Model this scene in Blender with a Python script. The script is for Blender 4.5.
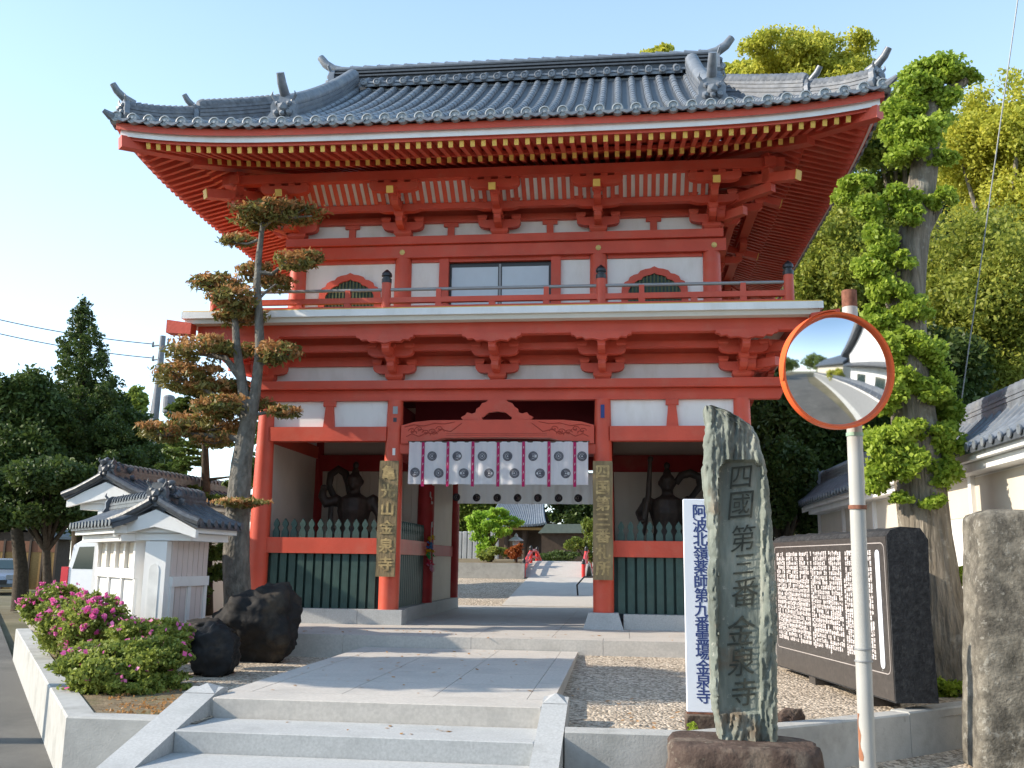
import bpy, math, random
import numpy as np
from mathutils import Vector, Matrix
R = math.radians
for o in list(bpy.data.objects): bpy.data.objects.remove(o)
S = bpy.context.scene
COL = S.collection
# ------------------------------------------------------------------ camera
F_PX, YAW, PIT, ROL = 955.7, 0.1162, 0.1843, 0.0132
CAM = Vector((1.7695, -13.438, 0.871))
fw = Vector((-math.sin(YAW)*math.cos(PIT), math.cos(YAW)*math.cos(PIT), math.sin(PIT)))
rt0 = Vector((math.cos(YAW), math.sin(YAW), 0)); up0 = rt0.cross(fw)
rt = math.cos(ROL)*rt0 + math.sin(ROL)*up0
up = -math.sin(ROL)*rt0 + math.cos(ROL)*up0
cd = bpy.data.cameras.new('camera'); cam = bpy.data.objects.new('camera', cd); COL.objects.link(cam)
cam.matrix_world = Matrix(((rt.x, up.x, -fw.x, CAM.x), (rt.y, up.y, -fw.y, CAM.y), (rt.z, up.z, -fw.z, CAM.z), (0, 0, 0, 1)))
cd.sensor_width = 36; cd.lens = F_PX/1024*36; cd.clip_end = 2000; cd.clip_start = .05
S.camera = cam
# ------------------------------------------------------------------ light
SUN = Vector((-1.0, -0.22, 0.55)).normalized()
w = bpy.data.worlds.new('World'); S.world = w; w.use_nodes = True
nt = w.node_tree; nt.nodes.clear()
sky = nt.nodes.new('ShaderNodeTexSky'); sky.sky_type = 'NISHITA'; sky.sun_disc = False
sky.sun_elevation = math.asin(SUN.z); sky.sun_rotation = math.atan2(SUN.x, SUN.y)
sky.air_density = 1.0; sky.dust_density = 0.4; sky.ozone_density = 2.5
bg = nt.nodes.new('ShaderNodeBackground'); bg.inputs[1].default_value = 0.14
wo = nt.nodes.new('ShaderNodeOutputWorld')
# thin high haze: a pale veil over the clear sky, thicker towards the horizon
g_ = nt.nodes.new('ShaderNodeNewGeometry'); sx_ = nt.nodes.new('ShaderNodeSeparateXYZ'); nt.links.new(g_.outputs['Incoming'], sx_.inputs[0])
ab = nt.nodes.new('ShaderNodeMath'); ab.operation = 'ABSOLUTE'; nt.links.new(sx_.outputs[2], ab.inputs[0])
hr_ = nt.nodes.new('ShaderNodeMapRange'); hr_.inputs[1].default_value = 0; hr_.inputs[2].default_value = .6; hr_.inputs[3].default_value = 1.0; hr_.inputs[4].default_value = 0.0
nt.links.new(ab.outputs[0], hr_.inputs[0])
hz_ = nt.nodes.new('ShaderNodeMix'); hz_.data_type = 'RGBA'; hz_.inputs[6].default_value = (1.15, 1.75, 2.2, 1); hz_.inputs[7].default_value = (3.6, 4.2, 4.5, 1)
nt.links.new(hr_.outputs[0], hz_.inputs[0])
ad_ = nt.nodes.new('ShaderNodeMix'); ad_.data_type = 'RGBA'; ad_.blend_type = 'ADD'; ad_.inputs[0].default_value = 1
nt.links.new(sky.outputs[0], ad_.inputs[6]); nt.links.new(hz_.outputs[2], ad_.inputs[7])
nt.links.new(ad_.outputs[2], bg.inputs[0]); nt.links.new(bg.outputs[0], wo.inputs[0])
ld = bpy.data.lights.new('sun', 'SUN'); ld.energy = 4.8; ld.angle = R(.55); ld.color = (1, .885, .73)
sun = bpy.data.objects.new('sun', ld); COL.objects.link(sun)
sun.rotation_euler = (-SUN).to_track_quat('-Z', 'Y').to_euler(); sun.location = (-20, -6, 12)
S.view_settings.view_transform = 'Standard'; S.view_settings.look = 'None'
S.view_settings.exposure = 0.58; S.view_settings.gamma = 1
S.render.engine = 'CYCLES'; S.cycles.max_bounces = 6; S.cycles.use_denoising = True
# ------------------------------------------------------------------ materials
def mat(name, col, rough=.7, spec=.4, var=.12, scale=6, bump=.0, bscale=40, metal=0, dirt=None, dscale=1.5, damt=.3, stretch=None, island=0, bdist=.02):
    m = bpy.data.materials.new(name); m.use_nodes = True; t = m.node_tree; n = t.nodes; l = t.links
    b = n['Principled BSDF']; b.inputs['Roughness'].default_value = rough; b.inputs['Metallic'].default_value = metal
    b.inputs['Specular IOR Level'].default_value = spec
    tc = n.new('ShaderNodeNewGeometry'); mp = n.new('ShaderNodeMapping')
    l.new(tc.outputs['Position'], mp.inputs[0])
    if stretch: mp.inputs['Scale'].default_value = stretch
    nz = n.new('ShaderNodeTexNoise'); nz.inputs['Scale'].default_value = scale; nz.inputs['Detail'].default_value = 6
    l.new(mp.outputs[0], nz.inputs[0])
    mx = n.new('ShaderNodeMix'); mx.data_type = 'RGBA'
    c = Vector(col)
    mx.inputs[6].default_value = (*(c*(1-var)), 1); mx.inputs[7].default_value = (*[min(1, v) for v in c*(1+var)], 1)
    rmp = n.new('ShaderNodeMapRange'); rmp.inputs[1].default_value = .3; rmp.inputs[2].default_value = .7
    l.new(nz.outputs[0], rmp.inputs[0]); l.new(rmp.outputs[0], mx.inputs[0])
    out = mx.outputs[2]
    if island:
        mh = n.new('ShaderNodeMix'); mh.data_type = 'RGBA'; mh.blend_type = 'MULTIPLY'; mh.inputs[0].default_value = 1
        ir = n.new('ShaderNodeMapRange'); ir.inputs[3].default_value = 1-island; ir.inputs[4].default_value = 1+island
        l.new(tc.outputs['Random Per Island'], ir.inputs[0]); l.new(ir.outputs[0], mh.inputs[7]); l.new(out, mh.inputs[6]); out = mh.outputs[2]
    if dirt:
        n2 = n.new('ShaderNodeTexNoise'); n2.inputs['Scale'].default_value = dscale; n2.inputs['Detail'].default_value = 8; n2.inputs['Roughness'].default_value = .65
        l.new(mp.outputs[0], n2.inputs[0])
        r2 = n.new('ShaderNodeMapRange'); r2.inputs[1].default_value = .5; r2.inputs[2].default_value = .72; r2.inputs[4].default_value = damt
        l.new(n2.outputs[0], r2.inputs[0])
        m2 = n.new('ShaderNodeMix'); m2.data_type = 'RGBA'; l.new(r2.outputs[0], m2.inputs[0]); l.new(out, m2.inputs[6]); m2.inputs[7].default_value = (*dirt, 1)
        out = m2.outputs[2]
    l.new(out, b.inputs['Base Color'])
    if bump:
        n3 = n.new('ShaderNodeTexNoise'); n3.inputs['Scale'].default_value = bscale; n3.inputs['Detail'].default_value = 5
        l.new(mp.outputs[0], n3.inputs[0])
        bp = n.new('ShaderNodeBump'); bp.inputs['Strength'].default_value = bump; bp.inputs['Distance'].default_value = bdist
        l.new(n3.outputs[0], bp.inputs['Height']); l.new(bp.outputs[0], b.inputs['Normal'])
    return m
def leafmat(name, c1, c2, trans=.35, rough=.5):
    m = bpy.data.materials.new(name); m.use_nodes = True; t = m.node_tree; n = t.nodes; l = t.links
    b = n['Principled BSDF']; b.inputs['Roughness'].default_value = rough; b.inputs['Specular IOR Level'].default_value = .3
    g = n.new('ShaderNodeNewGeometry'); nz = n.new('ShaderNodeTexNoise'); nz.inputs['Scale'].default_value = 1.3
    l.new(g.outputs['Position'], nz.inputs[0])
    a = n.new('ShaderNodeMath'); a.operation = 'MULTIPLY_ADD'; l.new(g.outputs['Random Per Island'], a.inputs[0]); a.inputs[1].default_value = .6
    s = n.new('ShaderNodeMapRange'); s.inputs[1].default_value = .3; s.inputs[2].default_value = .7; s.inputs[4].default_value = .4
    l.new(nz.outputs[0], s.inputs[0]); l.new(s.outputs[0], a.inputs[2])
    mx = n.new('ShaderNodeMix'); mx.data_type = 'RGBA'; mx.inputs[6].default_value = (*c1, 1); mx.inputs[7].default_value = (*c2, 1)
    l.new(a.outputs[0], mx.inputs[0]); l.new(mx.outputs[2], b.inputs['Base Color'])
    tr = n.new('ShaderNodeBsdfTranslucent'); l.new(mx.outputs[2], tr.inputs[0])
    ms = n.new('ShaderNodeMixShader'); ms.inputs[0].default_value = trans
    l.new(b.outputs[0], ms.inputs[1]); l.new(tr.outputs[0], ms.inputs[2]); l.new(ms.outputs[0], n['Material Output'].inputs[0])
    return m
M = {
 'red': mat('vermilion paint', (.57, .082, .046), .5, .4, .12, 2.2, dirt=(.52, .14, .09), dscale=4, damt=.5, bump=.15, bscale=30, stretch=(1, 1, 1)),
 'redin': mat('inner vermilion paint', (.32, .022, .022), .6, .3, .14, 4, dirt=(.28, .12, .08), damt=.5),  # darker vermilion used on the inner and rear timbers
 'white': mat('white plaster', (.78, .78, .77), .75, .3, .04, 3, dirt=(.55, .53, .47), dscale=2.2, damt=.5, stretch=(1, 1, .35), bump=.08, bscale=40),
 'cream': mat('cream boards', (.60, .55, .47), .75, .3, .05, 3),
 'yellow': mat('yellow paint', (.72, .46, .10), .5, .4, .08, 9),
 'tile': mat('grey roof tile', (.15, .17, .20), .38, .6, .25, 9, bump=.12, bscale=30, dirt=(.27, .28, .28), dscale=3, damt=.6),
 'tilejoint': mat('dark roof tile bed', (.07, .08, .095), .5, .4, .2, 12),
 'green': mat('dark green paint', (.036, .075, .066), .55, .4, .15, 8, dirt=(.07, .10, .085), damt=.4),
 'granite': mat('pale granite', (.42, .43, .43), .7, .3, .12, 60, bump=.1, bscale=90, dirt=(.27, .28, .28), dscale=2.2, damt=.5),
 'paving': mat('granite paving', (.50, .47, .43), .75, .3, .1, 40, bump=.08, bscale=90, dirt=(.36, .35, .33), dscale=1.4, damt=.6),
 'concrete': mat('concrete', (.40, .40, .385), .8, .25, .08, 12, bump=.12, bscale=60, dirt=(.22, .22, .20), dscale=2.6, damt=.6),
 'asphalt': mat('asphalt', (.125, .12, .11), .9, .2, .18, 90, bump=.3, bscale=150, dirt=(.075, .075, .07), dscale=.7, damt=.7),
 'earth': mat('earth', (.20, .155, .10), .95, .1, .3, 14, bump=.6, bscale=40, dirt=(.10, .12, .04), dscale=3, damt=.6),
 'black': mat('black lacquer', (.02, .02, .022), .35, .5, .1, 8),
 'brass': mat('brass', (.55, .38, .13), .35, .5, .15, 10, metal=.8),
 'statue': mat('dark bronze wood', (.045, .032, .025), .55, .4, .35, 9, bump=.3, bscale=30),
 'bark': mat('grey bark', (.20, .175, .14), .9, .2, .35, 14, bump=1.0, bscale=20, stretch=(1, 1, .16), dirt=(.07, .06, .045), dscale=9, damt=.95, bdist=.07),
 'barkpale': mat('lichened bark', (.17, .16, .14), .9, .2, .3, 16, bump=.9, bscale=26, stretch=(1, 1, .5), dirt=(.07, .065, .055), dscale=9, damt=.95, bdist=.04),
 'barkdark': mat('dark bark', (.07, .055, .04), .9, .2, .3, 14, bump=.8, bscale=24),
 'blackrock': mat('black rock', (.014, .013, .013), .75, .3, .4, 5, bump=.9, bscale=7, dirt=(.16, .12, .08), dscale=1.7, damt=.5),
 'brownrock': mat('brown rock', (.085, .06, .05), .9, .2, .35, 8, bump=.9, bscale=18, dirt=(.22, .19, .15), dscale=4, damt=.7),
 'blackstone': mat('polished black stone', (.055, .05, .048), .35, .5, .2, 30),
 'blackrough': mat('rough black stone', (.032, .033, .036), .85, .2, .35, 30, bump=.5, bscale=60, dirt=(.10, .10, .10), dscale=16, damt=.5),
 'pillar': mat('lichened granite', (.19, .175, .145), .9, .2, .3, 12, bump=.6, bscale=45, dirt=(.05, .047, .04), dscale=4.5, damt=.95),
 'orange': mat('orange plastic', (.85, .13, .03), .4, .4, .04, 8),
 'polegrey': mat('pale grey pole paint', (.40, .40, .38), .5, .4, .05, 6, dirt=(.42, .40, .36), dscale=9, damt=.5),
 'rust': mat('rust', (.20, .09, .06), .9, .2, .4, 30),
 'blue': mat('blue lettering', (.035, .06, .20), .6, .3, .05),
 'signwhite': mat('white enamel', (.72, .77, .86), .45, .4, .02),
 'mark': mat('pale incised letters', (.66, .62, .62), .8, .2, .12, 50),
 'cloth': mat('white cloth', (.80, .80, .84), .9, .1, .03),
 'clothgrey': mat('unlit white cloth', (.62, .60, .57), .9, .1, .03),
 'purple': mat('purple cord cloth', (.36, .02, .10), .8, .2, .15, 40),
 'emblem': mat('charcoal print', (.085, .085, .10), .9, .1, .1),
 'emblemlight': mat('pale print', (.45, .45, .48), .9, .1, .1),
 'plank': mat('weathered gilt board', (.23, .17, .09), .7, .3, .35, 7, bump=.4, bscale=30, stretch=(1, 1, .3), dirt=(.06, .05, .035), dscale=5, damt=.8),
 'gilt': mat('gilt letters', (.40, .29, .13), .6, .4, .3, 20, dirt=(.16, .11, .06), dscale=14, damt=.9),
 'carpaint': mat('silver car paint', (.30, .33, .40), .25, .6, .03, metal=.5),
 'vanpaint': mat('white car paint', (.75, .77, .80), .25, .6, .02),
 'glass': mat('dark car glass', (.03, .05, .05), .08, .7, .05),
 'taillight': mat('red lamp plastic', (.55, .02, .04), .2, .6, .05),
 'rubber': mat('rubber', (.02, .02, .02), .8, .2),
 'woodfence': mat('yellow brown boards', (.26, .16, .06), .8, .2, .2, 8, stretch=(1, 1, 4)),
 'darkwood': mat('dark brown wood', (.06, .042, .03), .8, .3, .2, 8),
 'metalgrey': mat('grey metal', (.30, .31, .32), .5, .4, .05, metal=.3),
 'redbridge': mat('bright red paint', (.65, .03, .025), .45, .4, .06),
 'poleconc': mat('concrete pole', (.22, .23, .25), .8, .3, .1, 8),
}
M['glassblue'] = mat('pale glazing', (.52, .60, .68), .25, .5, .03)
M['tiledark'] = mat('dark small roof tile', (.085, .095, .11), .45, .5, .3, 14, bump=.2, bscale=30, dirt=(.2, .2, .19), dscale=8, damt=.6)
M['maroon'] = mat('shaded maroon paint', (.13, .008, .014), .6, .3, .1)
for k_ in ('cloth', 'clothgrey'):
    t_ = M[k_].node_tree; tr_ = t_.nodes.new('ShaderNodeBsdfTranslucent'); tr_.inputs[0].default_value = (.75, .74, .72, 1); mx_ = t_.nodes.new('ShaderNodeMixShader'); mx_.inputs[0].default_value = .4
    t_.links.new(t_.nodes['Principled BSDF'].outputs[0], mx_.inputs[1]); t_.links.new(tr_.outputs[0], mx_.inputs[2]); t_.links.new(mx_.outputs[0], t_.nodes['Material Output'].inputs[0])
def gravelmat():
    m = bpy.data.materials.new('gravel'); m.use_nodes = True; t = m.node_tree; n = t.nodes; l = t.links
    b = n['Principled BSDF']; b.inputs['Roughness'].default_value = .9
    g = n.new('ShaderNodeNewGeometry')
    v = n.new('ShaderNodeTexVoronoi'); v.inputs['Scale'].default_value = 42; l.new(g.outputs['Position'], v.inputs['Vector'])
    cr = n.new('ShaderNodeValToRGB'); e = cr.color_ramp.elements
    e[0].color = (.20, .165, .125, 1); e[1].color = (.78, .68, .56, 1); x = e.new(.5); x.color = (.48, .41, .33, 1)
    sp = n.new('ShaderNodeSeparateColor'); l.new(v.outputs['Color'], sp.inputs[0]); l.new(sp.outputs[0], cr.inputs[0])
    nz = n.new('ShaderNodeTexNoise'); nz.inputs['Scale'].default_value = 1.2; l.new(g.outputs['Position'], nz.inputs[0])
    mx = n.new('ShaderNodeMix'); mx.data_type = 'RGBA'; mx.blend_type = 'MULTIPLY'; mx.inputs[7].default_value = (.72, .68, .62, 1)
    l.new(nz.outputs[0], mx.inputs[0]); l.new(cr.outputs[0], mx.inputs[6]); l.new(mx.outputs[2], b.inputs['Base Color'])
    bp = n.new('ShaderNodeBump'); bp.inputs['Strength'].default_value = .9; bp.inputs['Distance'].default_value = .015; bp.invert = True
    l.new(v.outputs['Distance'], bp.inputs['Height']); l.new(bp.outputs[0], b.inputs['Normal'])
    return m
M['gravel'] = gravelmat()
def stelemat():
    m = mat('green schist', (.155, .178, .155), .75, .3, .35, 7, bump=.9, bscale=16, stretch=(1, 1, .22), dirt=(.34, .34, .29), dscale=7, damt=.7)
    t = m.node_tree; n = t.nodes; l = t.links; b = n['Principled BSDF']
    src = b.inputs['Base Color'].links[0].from_socket
    g = n.new('ShaderNodeNewGeometry'); z = n.new('ShaderNodeTexNoise'); z.inputs['Scale'].default_value = 3.1; z.inputs['Detail'].default_value = 7
    l.new(g.outputs['Position'], z.inputs[0]); r = n.new('ShaderNodeMapRange'); r.inputs[1].default_value = .58; r.inputs[2].default_value = .66; r.inputs[4].default_value = .6
    l.new(z.outputs[0], r.inputs[0]); mx = n.new('ShaderNodeMix'); mx.data_type = 'RGBA'; mx.inputs[7].default_value = (.16, .095, .05, 1)
    l.new(r.outputs[0], mx.inputs[0]); l.new(src, mx.inputs[6]); l.new(mx.outputs[2], b.inputs['Base Color'])
    return m
M['stele'] = stelemat()
M['stelein'] = mat('cut green stone', (.11, .15, .14), .7, .3, .2, 6, bump=.25, bscale=40, stretch=(1, 1, .4), dirt=(.27, .27, .21), dscale=3, damt=.6)
M['carve'] = mat('carved hollow', (.045, .05, .042), .9, .2, .2, 10)
L_ivy = leafmat('ivy leaf', (.20, .31, .03), (.50, .60, .09), .48)
L_camphor = leafmat('camphor leaf', (.30, .34, .04), (.68, .64, .10), .5)
L_camphordk = leafmat('deep green leaf', (.08, .13, .025), (.30, .36, .06), .45)
L_dark = leafmat('conifer leaf', (.025, .05, .014), (.11, .16, .035), .35)
L_pine = leafmat('layered pine needle', (.04, .08, .02), (.17, .24, .05), .35)
L_pruned = leafmat('pruned pad leaf', (.07, .10, .025), (.34, .28, .09), .35)
L_mid = leafmat('spring green leaf', (.15, .20, .03), (.46, .47, .08), .5)
L_tip = leafmat('copper young leaf', (.30, .14, .04), (.62, .36, .16), .4)
L_azalea = leafmat('azalea leaf', (.10, .16, .03), (.42, .47, .10), .42)
L_pink = leafmat('azalea flower', (.70, .08, .36), (.92, .30, .60), .35)
L_maple = leafmat('bright maple leaf', (.22, .40, .04), (.50, .68, .10), .55)
L_red = leafmat('russet shrub leaf', (.28, .06, .02), (.45, .16, .04), .4)
def more_patches(m, col, scale, lo, hi, amt, off=7.0):
    t = m.node_tree; n = t.nodes; l = t.links; b = n['Principled BSDF']; src = b.inputs['Base Color'].links[0].from_socket
    g = n.new('ShaderNodeNewGeometry'); mp = n.new('ShaderNodeMapping'); mp.inputs['Location'].default_value = (off, off, off); l.new(g.outputs['Position'], mp.inputs[0])
    z = n.new('ShaderNodeTexNoise'); z.inputs['Scale'].default_value = scale; z.inputs['Detail'].default_value = 9; z.inputs['Roughness'].default_value = .7; l.new(mp.outputs[0], z.inputs[0])
    r = n.new('ShaderNodeMapRange'); r.inputs[1].default_value = lo; r.inputs[2].default_value = hi; r.inputs[4].default_value = amt
    l.new(z.outputs[0], r.inputs[0]); mx = n.new('ShaderNodeMix'); mx.data_type = 'RGBA'; mx.inputs[7].default_value = (*col, 1)
    l.new(r.outputs[0], mx.inputs[0]); l.new(src, mx.inputs[6]); l.new(mx.outputs[2], b.inputs['Base Color'])
more_patches(M['pillar'], (.06, .055, .048), 3.6, .50, .60, .65)
more_patches(M['pillar'], (.38, .37, .33), 14, .56, .64, .55, 3)
more_patches(M['granite'], (.20, .20, .19), 1.7, .56, .70, .45, 2)
more_patches(M['paving'], (.30, .28, .25), 1.1, .55, .75, .4, 4)
more_patches(M['concrete'], (.14, .14, .12), 4.0, .60, .72, .6, 9)
more_patches(M['asphalt'], (.21, .20, .18), .5, .5, .7, .5, 5)
more_patches(M['brownrock'], (.30, .28, .22), 9, .60, .66, .5, 5)
more_patches(M['stele'], (.45, .44, .38), 12, .60, .66, .5, 1)
more_patches(M['blackstone'], (.12, .11, .10), 20, .5, .7, .4, 1)
more_patches(M['bark'], (.36, .34, .29), 6, .54, .64, .6, 8)
# ------------------------------------------------------------------ mesh builder
class MB:
    def __init__(s): s.v = []; s.f = []; s.m = []; s.cur = 0
    def add(s, vs, fs):
        b = len(s.v); s.v += [tuple(v) for v in vs]
        for f in fs: s.f.append(tuple(i+b for i in f)); s.m.append(s.cur)
    def hexa(s, p):   # 8 pts: bottom 4 ccw, top 4
        s.add(p, [(0, 3, 2, 1), (4, 5, 6, 7), (0, 1, 5, 4), (1, 2, 6, 5), (2, 3, 7, 6), (3, 0, 4, 7)])
    def box(s, x0, x1, y0, y1, z0, z1, bev=0):
        if bev:
            b = bev; ring = [(x0+b, y0), (x1-b, y0), (x1, y0+b), (x1, y1-b), (x1-b, y1), (x0+b, y1), (x0, y1-b), (x0, y0+b)]
            cx, cy = (x0+x1)/2, (y0+y1)/2
            def sc(r, k): return [(cx+(x-cx)*(1-2*k/(x1-x0)), cy+(y-cy)*(1-2*k/(y1-y0))) for x, y in r]
            lv = [(sc(ring, b), z0), (ring, z0+b), (ring, z1-b), (sc(ring, b), z1)]
            s.loft([[(x, y, z) for x, y in r] for r, z in lv])
        else:
            s.hexa([(x0, y0, z0), (x1, y0, z0), (x1, y1, z0), (x0, y1, z0), (x0, y0, z1), (x1, y0, z1), (x1, y1, z1), (x0, y1, z1)])
    def loft(s, rings, cap=True, closed=True):
        n = len(rings[0]); vs = [p for r in rings for p in r]; fs = []
        for i in range(len(rings)-1):
            for j in range(n if closed else n-1):
                k = (j+1) % n; fs.append((i*n+j, i*n+k, (i+1)*n+k, (i+1)*n+j))
        if cap: fs.append(tuple(range(n-1, -1, -1))); fs.append(tuple((len(rings)-1)*n+j for j in range(n)))
        s.add(vs, fs)
    def cyl(s, a, b, r0, r1=None, n=12):
        s.tube([a, b], [r0, r0 if r1 is None else r1], n)
    def tube(s, pts, rad, n=10, jit=0, rnd=None, squash=None):
        pts = [Vector(p) for p in pts]
        if not hasattr(rad, '__len__'): rad = [rad]*len(pts)
        rings = []; ref = None
        for i, p in enumerate(pts):
            d = (pts[min(i+1, len(pts)-1)]-pts[max(i-1, 0)]).normalized()
            if ref is None: ref = Vector((0, 0, 1)) if abs(d.z) < .9 else Vector((1, 0, 0))
            u = (ref - d*ref.dot(d)).normalized(); v = d.cross(u); ref = u
            ring = []
            for j in range(n):
                t = 2*math.pi*j/n; r = rad[i]*(1+(rnd.uniform(-jit, jit) if rnd else 0))
                ring.append(p+u*math.cos(t)*r+v*math.sin(t)*r*(squash or 1))
            rings.append(ring)
        s.loft(rings)
    def lathe(s, c, prof, n=16):
        s.loft([[(c[0]+r*math.cos(2*math.pi*j/n), c[1]+r*math.sin(2*math.pi*j/n), c[2]+z) for j in range(n)] for r, z in prof])
    def prism(s, poly, fn, d0, d1):   # poly 2D, fn(u,v,d)->xyz
        n = len(poly); vs = [fn(u, v, d0) for u, v in poly]+[fn(u, v, d1) for u, v in poly]
        s.add(vs, [tuple(range(n)), tuple(range(2*n-1, n-1, -1))]+[(i, i+n, (i+1) % n+n, (i+1) % n) for i in range(n)])
    def beam(s, a, b, w, h):
        a = Vector(a); b = Vector(b); d = (b-a).normalized(); sd = d.cross(Vector((0, 0, 1))).normalized()*w/2; u = sd.cross(d).normalized()*h/2
        s.hexa([a-sd-u, a+sd-u, b+sd-u, b-sd-u, a-sd+u, a+sd+u, b+sd+u, b-sd+u])
    def blob(s, c, r, seed, n=2, amp=.2, freq=1.2, squareness=0, zmin=None):
        import bmesh
        from mathutils import noise
        bm = bmesh.new(); bmesh.ops.create_icosphere(bm, subdivisions=n, radius=1)
        off = Vector((seed*3.1, seed*1.7, seed*2.3))
        vs = []
        for v in bm.verts:
            p = v.co.copy()
            if squareness:
                mxx = max(abs(p.x), abs(p.y), abs(p.z)); p = p*(1-squareness)+p/mxx*squareness*.85
            k = 1+amp*noise.noise(p*freq+off)*2+amp*.4*noise.noise(p*freq*3+off)
            q = Vector((c[0]+p.x*k*r[0], c[1]+p.y*k*r[1], c[2]+p.z*k*r[2]))
            if zmin is not None: q.z = max(q.z, zmin)
            vs.append(q)
        s.add(vs, [tuple(v.index for v in f.verts) for f in bm.faces]); bm.free()
    def build(s, name, m, parent=None, smooth=False, **kw):
        me = bpy.data.meshes.new(name)
        V = np.array(s.v, float)
        if parent is not None:
            off = np.array(wloc(parent)); loc = (0, 0, 0)
        else:
            mn, mx = V.min(0), V.max(0); off = np.array([(mn[0]+mx[0])/2, (mn[1]+mx[1])/2, mn[2]]); loc = tuple(off)
        me.from_pydata((V-off).tolist(), [], s.f)
        ms = m if isinstance(m, (list, tuple)) else [m]
        for q in ms: me.materials.append(M[q] if isinstance(q, str) else q)
        if len(ms) > 1: me.polygons.foreach_set('material_index', s.m)
        if smooth: 
            me.polygons.foreach_set('use_smooth', [True]*len(me.polygons))
            try: me.set_sharp_from_angle(angle=R(smooth if smooth is not True else 40))
            except Exception: pass
        import bmesh
        bm = bmesh.new(); bm.from_mesh(me); bmesh.ops.recalc_face_normals(bm, faces=bm.faces); bm.to_mesh(me); bm.free()
        me.update()
        o = bpy.data.objects.new(name, me); COL.objects.link(o); o.location = loc
        if parent is not None: o.parent = parent
        tag(o, **kw)
        return o
def wloc(o):
    l = Vector((0, 0, 0))
    while o is not None: l = l+o.location; o = o.parent
    return l
def tag(o, label=None, cat=None, group=None, kind=None):
    if label: o['label'] = label
    if cat: o['category'] = cat
    if group: o['group'] = group
    if kind: o['kind'] = kind
def thing(name, loc, label, cat, group=None):
    o = bpy.data.objects.new(name, None); COL.objects.link(o); o.location = loc; o.empty_display_size = .2
    tag(o, label, cat, group); return o
_cp = {}
def dup(root, loc, rotz=None, **kw):
    def cp(o, par):
        c = o.copy(); COL.objects.link(c); c.parent = par
        for ch in [x for x in bpy.data.objects if x.parent == o]: cp(ch, c)
        return c
    r = cp(root, None); r.location = loc
    if rotz is not None: r.rotation_euler.z = rotz
    tag(r, **kw); return r
# text glyphs
_gl = {}
def glyph(ch):
    if ch in _gl: return _gl[ch]
    cu = bpy.data.curves.new('g', 'FONT'); cu.body = ch; cu.align_x = 'CENTER'; cu.resolution_u = 3
    o = bpy.data.objects.new('g', cu); COL.objects.link(o)
    bpy.context.view_layer.update()
    me = bpy.data.meshes.new_from_object(o.evaluated_get(bpy.context.evaluated_depsgraph_get()))
    vs = np.array([v.co[:] for v in me.vertices]); fs = [tuple(p.vertices) for p in me.polygons]
    bpy.data.objects.remove(o); bpy.data.curves.remove(cu); bpy.data.meshes.remove(me)
    if len(vs):
        c = (vs.min(0)+vs.max(0))/2; c[0] = (vs[:, 0].min()+vs[:, 0].max())/2
        vs = vs-c
        vs /= 0.92
    _gl[ch] = (vs, fs); return _gl[ch]
def write(mb, text, top, right, down, size, step, wide=1, bold=0, offs=(0, 0, 0)):
    top = Vector(top); right = Vector(right).normalized(); down = Vector(down).normalized(); upv = -down
    for i, ch in enumerate(text):
        if ch == ' ': continue
        vs, fs = glyph(ch); c = top+down*(step*(i+.5))
        for dx, dy in ([(0, 0)] if not bold else [(-bold, 0), (bold, 0), (0, bold*.7), (0, -bold*.7)]):
            lift = right.cross(upv)*(.0004*(1 if dx > 0 else 0)+.0002*(1 if dy > 0 else 0)+.0003*(1 if dy < 0 else 0))
            mb.add([c+lift+right*(v[0]*size*wide+dx)+upv*(v[1]*size+dy) for v in vs], fs)
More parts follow.
